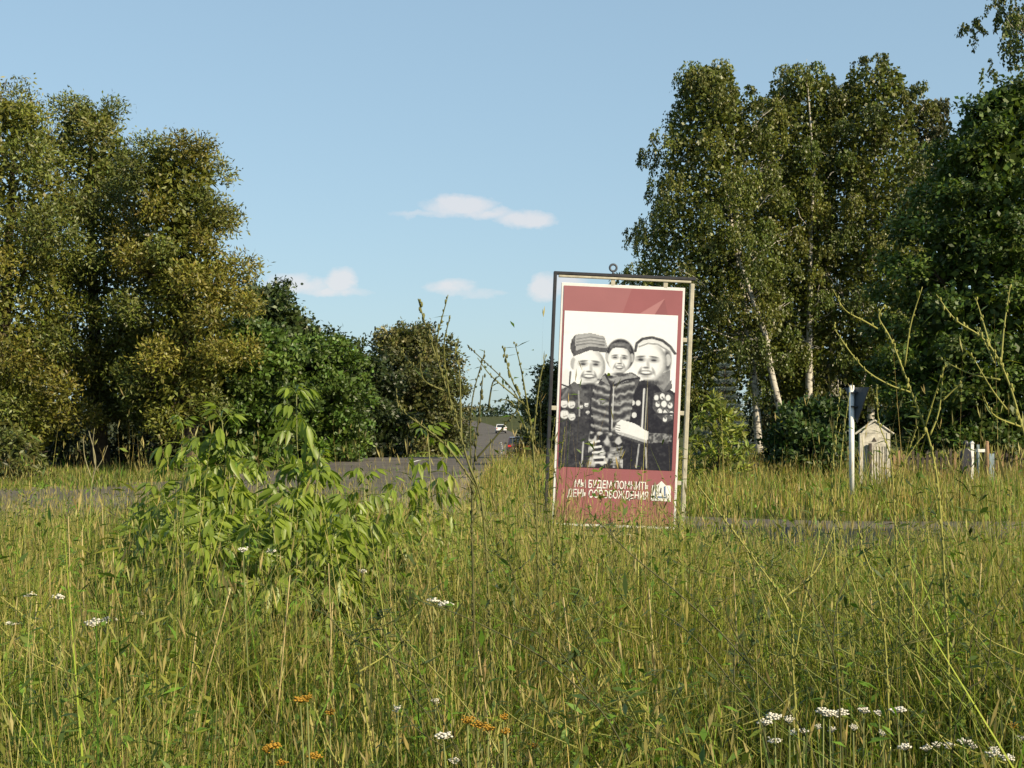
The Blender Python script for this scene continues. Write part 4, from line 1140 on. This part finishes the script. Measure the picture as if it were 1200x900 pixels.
meadow('verge_grass', 'grass lining the far stretch of road', 42, 130, 20000, (-26, 30), .30, .2, .08, (.2, 1.1), 45, heads=False, cond=lambda x, y: np.abs(x) < .42 * y)

# ------------------------------------------------------------------ saplings (compound leaves)
def leaf_mesh(nl, L, droop, name='leaf'):
    """a compound leaf: stalk plus paired drooping leaflets, blade in +x"""
    mb = MB(); cols = []
    stalk = [(0, 0, 0), (.35 * L, 0, .06 * L), (.7 * L, 0, .02 * L), (L, 0, -.12 * L * droop)]
    mb.tube(stalk, [.0028, .0024, .002, .0015], 4)
    def leaflet(o, az, tilt, l, w):
        d = Vector((math.cos(az) * math.cos(tilt), math.sin(az) * math.cos(tilt), math.sin(tilt)))
        s = d.cross(Vector((0, 0, 1))).normalized(); up = s.cross(d)
        o = Vector(o)
        rows = [(0, .08), (.22, .8), (.5, 1.0), (.78, .55), (1, .03)]
        v, f = [], []
        for t, ww in rows:
            c = o + d * l * t + Vector((0, 0, -l * .32 * droop * t * t))
            v += [c - s * w / 2 * ww + up * w * .16 * ww, c, c + s * w / 2 * ww + up * w * .16 * ww]
        for i in range(len(rows) - 1):
            f += [(i * 3, i * 3 + 1, i * 3 + 4, i * 3 + 3), (i * 3 + 1, i * 3 + 2, i * 3 + 5, i * 3 + 4)]
        mb.add(v, f)
    ll = L * .62
    leaflet(stalk[-1], 0, -.7 * droop, ll * 1.1, ll * .46)
    for i in range((nl - 1) // 2):
        t = .92 - .36 * i
        o = Vector(stalk[1]).lerp(Vector(stalk[3]), max(0, (t - .35) / .65))
        for s in (-1, 1):
            leaflet(o, s * (1.0 + .15 * i), -.75 * droop, ll * random.uniform(.85, 1.05), ll * .42)
    me = bpy.data.meshes.new(name); me.from_pydata([tuple(p) for p in mb.v], [], mb.f); me.update()
    a = me.color_attributes.new('Col', 'FLOAT_COLOR', 'POINT')
    base = np.array([(.175, .235, .026), (.205, .255, .030), (.13, .185, .022), (.235, .27, .042)][random.randrange(4)])
    c = np.ones((len(me.vertices), 4), np.float32); c[:, :3] = base * (1 + R.normal(0, .07, (len(me.vertices), 1)))
    a.data.foreach_set('color', c.ravel()); me.materials.append(M_SAPL)
    me.polygons.foreach_set('use_smooth', np.ones(len(me.polygons), bool))
    return me
LEAVES = [leaf_mesh(random.choice([3, 5, 5, 7]), random.uniform(.115, .165), random.uniform(1.0, 1.8)) for _ in range(14)]

def stem_obj(name, paths, parent, colr):
    mb = MB()
    for pts, rr in paths: mb.tube(pts, rr, 6)
    o = mb.build(name, M_STEM, parent, smooth_shade=True)
    a = o.data.color_attributes.new('Col', 'FLOAT_COLOR', 'POINT')
    c = np.ones((len(o.data.vertices), 4), np.float32); c[:, :3] = np.array(colr) * (1 + R.normal(0, .12, (len(c), 1)))
    a.data.foreach_set('color', np.clip(c, .005, 1).ravel())
    return o

def sapling(px, py_top, D, label, spread_px, nst, leaf_n, group=None, low=.35):
    x = (px - 600) / FPX * D
    z0 = float(hgt(x, D)) - .03
    root = empty('sapling', (x, D, z0), label=label, cat='sapling', group=group)
    H = EYE + (HZ - py_top) / FPX * D - z0
    sp = spread_px / FPX * D
    paths = []; spots = []
    for i in range(nst):
        h_ = H * (1 if i == 0 else random.uniform(.55, .88))
        tx = random.uniform(-sp, sp) if i else 0.0; ty = random.uniform(-sp, sp) * .8 if i else 0
        pts = [Vector((tx * .25, ty * .25, 0))]
        for j in range(1, 7):
            t = j / 6
            pts.append(Vector((tx * (.25 + .75 * t ** 1.2), ty * (.25 + .75 * t ** 1.2), h_ * t)) + Vector((random.gauss(0, .012), random.gauss(0, .012), 0)))
        paths.append((pts, [.009 - .0010 * j for j in range(7)]))
        for q in range(int(leaf_n * h_ / H)):
            t = low + (1 - low) * (q + random.random() * .5) / max(1, leaf_n * h_ / H)
            t = min(t, 1)
            k = min(int(t * 6), 5); p = pts[k].lerp(pts[k + 1], t * 6 - k)
            spots.append((p, (q * 2.4 + random.random()) % 6.28, t))
        for q in range(3): spots.append((pts[-1], q * 2.1 + random.random(), 1.0))
    stem_obj('stem', paths, root, (.16, .17, .06))
    spots = spots[:295]
    for (p, a, t) in spots:
        o = bpy.data.objects.new('leaf', random.choice(LEAVES))
        o.location = p
        sc = random.uniform(.75, 1.25) * (1.0 if t < .95 else .8)
        o.scale = (sc, sc, sc)
        o.rotation_euler = (random.gauss(0, .25), random.uniform(-.55, .15) if t < .95 else random.uniform(-1.1, -.4), a)
        link(o, root)
SG = 'leafy saplings of one thicket'
sapling(345, 462, 10.2, 'tallest bright green sapling of the leafy thicket, its top bare-stemmed', 45, 5, 34, low=.40)
sapling(262, 492, 9.8, 'bright green sapling with a bushy drooping top beside the tallest sapling', 30, 6, 36, low=.33)
sapling(215, 500, 10.4, 'slender bright green sapling at the thicket end facing the willows', 40, 5, 34, low=.33)
sapling(505, 508, 9.6, 'lone slanting sapling with a leafy tip nearest the advertising board', 35, 4, 26, low=.42)
for (px, py, D, sp) in [(430, 560, 9.4, 60), (300, 550, 9.2, 60), (370, 565, 9.0, 55), (235, 565, 9.1, 50), (185, 580, 9.6, 40), (270, 585, 8.3, 65), (345, 590, 8.2, 65), (410, 595, 8.3, 65), (470, 580, 8.8, 45), (205, 600, 8.5, 50), (320, 615, 7.7, 70), (250, 620, 7.8, 60), (390, 625, 7.7, 60)]:
    sapling(px, py, D, 'low bushy sapling of the leafy thicket', sp, 9, 30, SG, low=.2)

# ------------------------------------------------------------------ tall weeds
def weed(name, D, paths_px, r0, colr, label, cat, group=None, buds=True, budcol=None, leafy=0):
    """paths_px: list of polylines in photo px, the first one starts at the ground"""
    b = paths_px[0][0]
    x = (b[0] - 600) / FPX * D
    base = Vector((x, D, float(hgt(x, D)) - .02))
    root = empty(name, base, label=label, cat=cat, group=group)
    paths = []; bv = MB()
    for pi, pl in enumerate(paths_px):
        lean_d = random.uniform(-.12, .12) * (1 if pi else 0)
        pts = [P(q[0], q[1], D) for q in pl]
        if pi == 0: pts[0] = base.copy()
        C = catmull([tuple(p) for p in pts], 6)
        C = C + np.linspace(0, 1, len(C))[:, None] * np.array([[0, lean_d, 0]])
        r_ = r0 * (1 if pi == 0 else .72)
        rr = [r_ * (1 - .6 * i / (len(C) - 1)) for i in range(len(C))]
        paths.append(([Vector(c) - base for c in C], rr))
        if buds:
            seg = np.concatenate([[0], np.cumsum(np.linalg.norm(np.diff(C, axis=0), axis=1))])
            s = seg[-1] * (.30 if pi == 0 else .12)
            while s < seg[-1]:
                p = Vector([np.interp(s, seg, C[:, k]) for k in range(3)]) - base
                o = Vector((random.gauss(0, 1), random.gauss(0, 1), random.gauss(.4, .5))).normalized() * r_ * 1.3
                q = random.uniform(.6, 1.15) * r_ * .95
                bv.ball(p + o, (q, q, q * 2.0), 5, 4)
                s += random.choice([.010, .014, .022, .034, .05]) * (1.35 - .75 * s / seg[-1])
    stem_obj('stem', paths, root, colr)
    if bv.v:
        o = bv.build('buds', M_STEM, root, smooth_shade=True)
        o['kind'] = 'stuff'
        a = o.data.color_attributes.new('Col', 'FLOAT_COLOR', 'POINT')
        c = np.ones((len(o.data.vertices), 4), np.float32); c[:, :3] = np.array(budcol or colr) * (1 + R.normal(0, .15, (len(c), 1)))
        a.data.foreach_set('color', np.clip(c, .005, 1).ravel())
    if leafy:
        n = leafy
        pick = [random.choice(paths)[0] for _ in range(n)]
        pos = np.array([tuple(p[random.randrange(1, len(p))]) for p in pick])
        v, f, c = leaf_quads(pos, np.stack([R.normal(0, 1, n), R.normal(0, 1, n), R.normal(.3, .4, n)], 1), np.tile([0, 0, 1.], (n, 1)), R.uniform(.03, .07, n), R.uniform(.008, .014, n), jitcol((.11, .15, .03), n, .2, .05))
        np_mesh('leaves', v, f, M_SAPL, root, c)
    return root

PALE = (.23, .225, .055); DIM = (.07, .07, .024); OLV = (.115, .115, .032)
weed('tall_weed', 5.0, [[(585, 1010), (575, 760), (566, 600), (548, 540), (528, 470), (500, 385), (490, 350)], [(520, 448), (512, 405), (526, 347)], [(527, 470), (521, 410), (529, 372)], [(508, 445), (480, 425), (465, 405)], [(558, 570), (520, 520), (470, 480), (463, 455)], [(541, 520), (538, 440), (532, 400)], [(525, 460), (497, 445), (493, 415)]], .0052, OLV,
     'tall branching weed standing against the sky before the round-headed tree', 'weed', leafy=20)
weed('tall_weed', 5.3, [[(560, 1010), (556, 760), (553, 600), (556, 540), (566, 440)], [(553, 580), (552, 480), (568, 412)], [(556, 540), (590, 500), (606, 465), (548, 405)], [(572, 480), (577, 450), (583, 442)]], .0052, DIM,
     'thin weed whose dark spikes cross over the distant road', 'weed', leafy=16)
weed('tall_weed', 5.6, [[(640, 1000), (634, 760), (628, 600), (622, 500), (600, 445), (589, 405)], [(622, 500), (612, 440), (603, 402)], [(624, 520), (632, 450), (640, 415)], [(620, 480), (604, 465), (575, 440), (560, 420)], [(622, 515), (600, 472), (580, 470)]], .0052, OLV,
     'weed with a fan of upright spikes at the advertising board edge', 'weed', leafy=26)
weed('tall_weed', 4.6, [[(1120, 1010), (1112, 800), (1102, 600), (1090, 520), (1070, 465), (1045, 400), (1030, 372), (1037, 357)], [(1068, 460), (1040, 450), (1010, 430), (980, 390), (977, 380)], [(1028, 385), (1010, 377), (985, 365), (968, 342)], [(1060, 430), (1066, 380), (1078, 337)], [(1084, 500), (1092, 460), (1098, 430)], [(1090, 510), (1102, 480), (1108, 430)], [(1104, 470), (1118, 455), (1124, 448)]], .0046, PALE,
     'pale green branching weed in front of the linden, one side branch over the sign', 'weed', leafy=18)
weed('tall_weed', 4.4, [[(1240, 1010), (1222, 800), (1208, 560), (1192, 480), (1172, 425), (1150, 395), (1120, 375), (1097, 345)], [(1173, 425), (1180, 380), (1190, 333)], [(1160, 405), (1158, 380), (1153, 346)], [(1172, 445), (1150, 440), (1130, 430), (1115, 418)], [(1196, 500), (1165, 490), (1150, 480), (1139, 466)], [(1180, 480), (1160, 455), (1135, 415)], [(1165, 425), (1166, 410), (1159, 380)]], .0046, PALE,
     'pale green branching weed with a wide crown of stalks before the linden', 'weed', leafy=18)
weed('tall_weed', 4.9, [[(985, 1010), (983, 800), (978, 640), (975, 560), (985, 455)], [(980, 600), (986, 520), (993, 462)]], .0034, PALE, 'thin pale weed spike rising just beside the sign post', 'weed', leafy=14)
weed('tall_weed', 4.7, [[(1060, 1010), (1056, 800), (1050, 640), (1044, 540), (1030, 495), (1027, 450)], [(1050, 600), (1062, 540), (1075, 500)], [(1048, 560), (1070, 525), (1086, 505)]], .0034, PALE, 'short pale weed in front of the wooden gate', 'weed', leafy=20)
weed('tall_weed', 4.0, [[(960, 1010), (930, 800), (925, 720), (880, 650), (815, 565)], [(920, 700), (960, 670), (985, 620)], [(930, 780), (945, 700), (960, 640), (965, 590)]], .0040, PALE, 'pale leaning weed arching over the ditch', 'weed', leafy=16)
weed('tall_weed', 4.2, [[(1050, 1010), (1040, 800), (1030, 700), (1010, 640), (1005, 605)], [(1030, 690), (1060, 640), (1085, 600)], [(1034, 730), (1000, 690), (975, 600)]], .0034, PALE, 'pale forked weed standing before the ditch', 'weed', leafy=18)
weed('tall_weed', 6.2, [[(655, 960), (652, 780), (648, 640), (655, 560), (662, 500)], [(650, 640), (668, 580), (684, 540)], [(649, 660), (640, 590), (628, 540)], [(654, 570), (646, 530), (650, 490)]], .0036, OLV, 'slender weed growing up in front of the board corner', 'weed', leafy=40)
weed('tall_weed', 6.6, [[(735, 940), (730, 780), (722, 660), (715, 600), (722, 552)], [(722, 660), (745, 610), (770, 580)], [(726, 700), (700, 640), (690, 590)]], .0034, OLV, 'thin leafy weed before the lettering on the board', 'weed', leafy=36)
for (px, top, lab) in [(1013, 512, 'leafy weed growing against the gate post'), (1032, 520, 'leafy weed half hiding the gate slats'), (1052, 508, 'tall leafy weed at the gate corner'), (1120, 520, 'leafy weed before the black marker'), (1168, 522, 'leafy weed before the pale blue board')]:
    weed('verge_weed', 28.5, [[(px, 580), (px + 2, 550), (px - 3, top)], [(px + 1, 555), (px + 9, 535), (px + 12, 522)], [(px + 1, 560), (px - 8, 540), (px - 11, 528)]], .010, PALE, lab, 'weed', buds=False, leafy=0)
BW = 'branching weeds tangled in the meadow'
rw = random.Random(21)
for i in range(64):
    D = rw.uniform(4.0, 9.5); bx = rw.uniform(-60, 1260) if i % 3 == 0 else rw.uniform(560, 1280); lean = rw.gauss(-50, 100)
    top = rw.uniform(585, 690) if D > 6 else rw.uniform(640, 800)
    gy_ = HZ + EYE * FPX / D
    main = [(bx, gy_), (bx + lean * .25, gy_ + (top - gy_) * .4), (bx + lean * .6, gy_ + (top - gy_) * .72), (bx + lean, top)]
    brs = []
    for k in range(rw.randint(4, 7)):
        t = rw.uniform(.35, .9); sx = bx + lean * t ** 1.2; sy = gy_ + (top - gy_) * t
        q = rw.choice([-1, 1]) * rw.uniform(25, 90) * 6 / D; up = rw.uniform(20, 95) * 6 / D
        brs.append([(sx, sy), (sx + q * .6, sy - up * .4), (sx + q, sy - up)])
    weed('branching_weed', D, [main] + brs, rw.uniform(.0028, .0044), rw.choice([OLV, DIM, PALE, (.17, .175, .042), (.15, .17, .04)]), 'leafy branching weed tangled in the meadow grass', 'weed', BW, buds=i % 2 == 0, leafy=64)
DG = 'dark leaning weed stems across the meadow'
for pts in ([[(1000, 1010), (960, 900), (870, 770), (800, 700), (740, 650), (690, 600)], [(880, 780), (850, 720), (845, 690)]],
            [[(790, 1010), (740, 900), (660, 790), (560, 730), (480, 700)], [(690, 820), (660, 770), (620, 740)]],
            [[(1000, 1010), (985, 850), (975, 760), (950, 700), (930, 660)], [(975, 760), (985, 700), (1010, 660)]],
            [[(1090, 1010), (1120, 850), (1155, 790), (1165, 720), (1190, 680)], [(1140, 800), (1135, 760), (1140, 720)]],
            [[(915, 1010), (900, 880), (850, 790), (800, 735), (765, 715)], [(860, 800), (865, 760), (880, 740)]]):
    weed('meadow_weed', 3.9, pts, .0030, (.055, .055, .02), 'dark thin weed stem leaning through the meadow grass', 'weed', DG, buds=False, leafy=22)
# small weed before the willows
weed('bare_shrub', 24.0, [[(105, 600), (107, 570), (112, 540), (104, 505)], [(107, 560), (100, 535), (99, 512)], [(109, 555), (120, 540), (128, 522)], [(111, 545), (110, 520), (113, 502)]], .014, (.22, .20, .11), 'bare branching dry stalk at the road edge before the willows', 'weed', buds=False)

# dry straw stalks
SGp = 'dry straw stalks in the meadow'
for (px, top, D, ln) in [(80, 605, 7.0, 4), (96, 622, 6.6, 3), (133, 640, 6.4, -3), (20, 700, 5.6, -6), (43, 705, 5.4, -7), (58, 668, 6.2, 2), (340, 672, 5.6, -10), (270, 690, 5.2, -28), (390, 705, 5.4, -5), (385, 660, 6.0, 4), (120, 590, 8.0, 3), (1020, 690, 5.2, 6), (455, 640, 6.6, 5), (660, 700, 5.0, 12), (700, 660, 6.4, -6), (760, 690, 5.4, 8), (860, 670, 5.6, 5), (1150, 660, 5.2, -8), (560, 760, 4.6, 10), (230, 740, 4.8, -9)]:
    weed('dry_stalk', D, [[(px + ln * 3, 1000), (px + ln * 1.5, (top + 1000) / 2), (px, top)]], random.uniform(.0042, .0062), (.36, .29, .13), 'dry straw-coloured stalk standing in the meadow grass', 'dry stalk', SGp, budcol=(.36, .27, .13), buds=False)

# ------------------------------------------------------------------ flowers
def flower(px, py, D, rpx, kind):
    top = P(px, py, D)
    x = top.x + random.uniform(-.03, .03)
    base = Vector((x, D, float(hgt(x, D)) - .02))
    if kind == 'white':
        root = empty('yarrow', base, label='flat white yarrow flower head among the meadow grass', cat='flower', group='white yarrow in the meadow')
        colp = (.56, .53, .45); cen = (.40, .36, .20)
    else:
        root = empty('tansy', base, label='orange-yellow tansy flower head among the meadow grass', cat='flower', group='yellow tansy in the meadow')
        colp = (.30, .17, .02); cen = (.5, .2, .02)
    t = top - base
    stem_obj('stem', [([Vector((0, 0, 0)), t * .5 + Vector((.01, 0, 0)), t - Vector((0, 0, .02))], [.0028, .0024, .002])], root, (.14, .16, .05))
    r_ = rpx * 1.0 / FPX * D
    mb = MB()
    k = int(14 + rpx * 1.2)
    for i in range(k):
        q = r_ * math.sqrt((i + .5) / k); a = i * 2.4
        c = t + Vector((q * math.cos(a), q * math.sin(a), random.gauss(0, .003) - .25 * q * q / max(r_, .01)))
        s = r_ * .20 * random.uniform(.8, 1.25)
        mb.ball(c, (s, s, s * .55), 6, 4)
        mb.tube([t - Vector((0, 0, .014)), c], .0009, 3, False)
    o = mb.build('flower_head', M_PETAL, root, smooth_shade=True)
    at = o.data.color_attributes.new('Col', 'FLOAT_COLOR', 'POINT')
    c = np.ones((len(o.data.vertices), 4), np.float32); c[:, :3] = np.array(colp) * (1 + R.normal(0, .07, (len(c), 1)))
    at.data.foreach_set('color', np.clip(c, .01, .9).ravel())
whites = [(896, 845, 9), (908, 838, 10), (925, 842, 6), (965, 832, 9), (985, 833, 10), (972, 834, 8), (1012, 831, 7), (1030, 833, 6), (1052, 830, 10), (930, 857, 6), (942, 855, 6), (908, 866, 8), (975, 853, 5), (1000, 850, 5), (1034, 857, 4), (958, 850, 5),
          (1060, 873, 8), (1085, 875, 7), (1098, 871, 6), (1112, 872, 7), (1130, 867, 8), (1140, 873, 5), (1163, 881, 8), (1180, 886, 9), (1196, 863, 6), (1165, 876, 6), (520, 860, 10), (508, 703, 8), (522, 706, 9), (532, 890, 7), (112, 727, 12), (128, 724, 10), (35, 696, 7), (68, 698, 7), (14, 729, 8), (165, 718, 6), (108, 730, 7), (285, 643, 6), (318, 645, 6), (425, 668, 5), (510, 820, 5), (465, 829, 5)]
for (px, py, r_) in whites:
    flower(px, py, 4.0 * random.uniform(.92, 1.12) if py > 780 else random.uniform(5.2, 6.5), r_, 'white')
for (px, py, r_) in [(352, 818, 9), (360, 815, 6), (387, 833, 6), (320, 872, 10), (312, 876, 6), (368, 884, 9), (330, 892, 7), (548, 842, 8), (560, 847, 9), (572, 851, 8), (590, 838, 6), (592, 855, 6), (625, 872, 6), (1187, 848, 6)]:
    flower(px, py, 4.0 * random.uniform(.92, 1.1), r_, 'tansy')
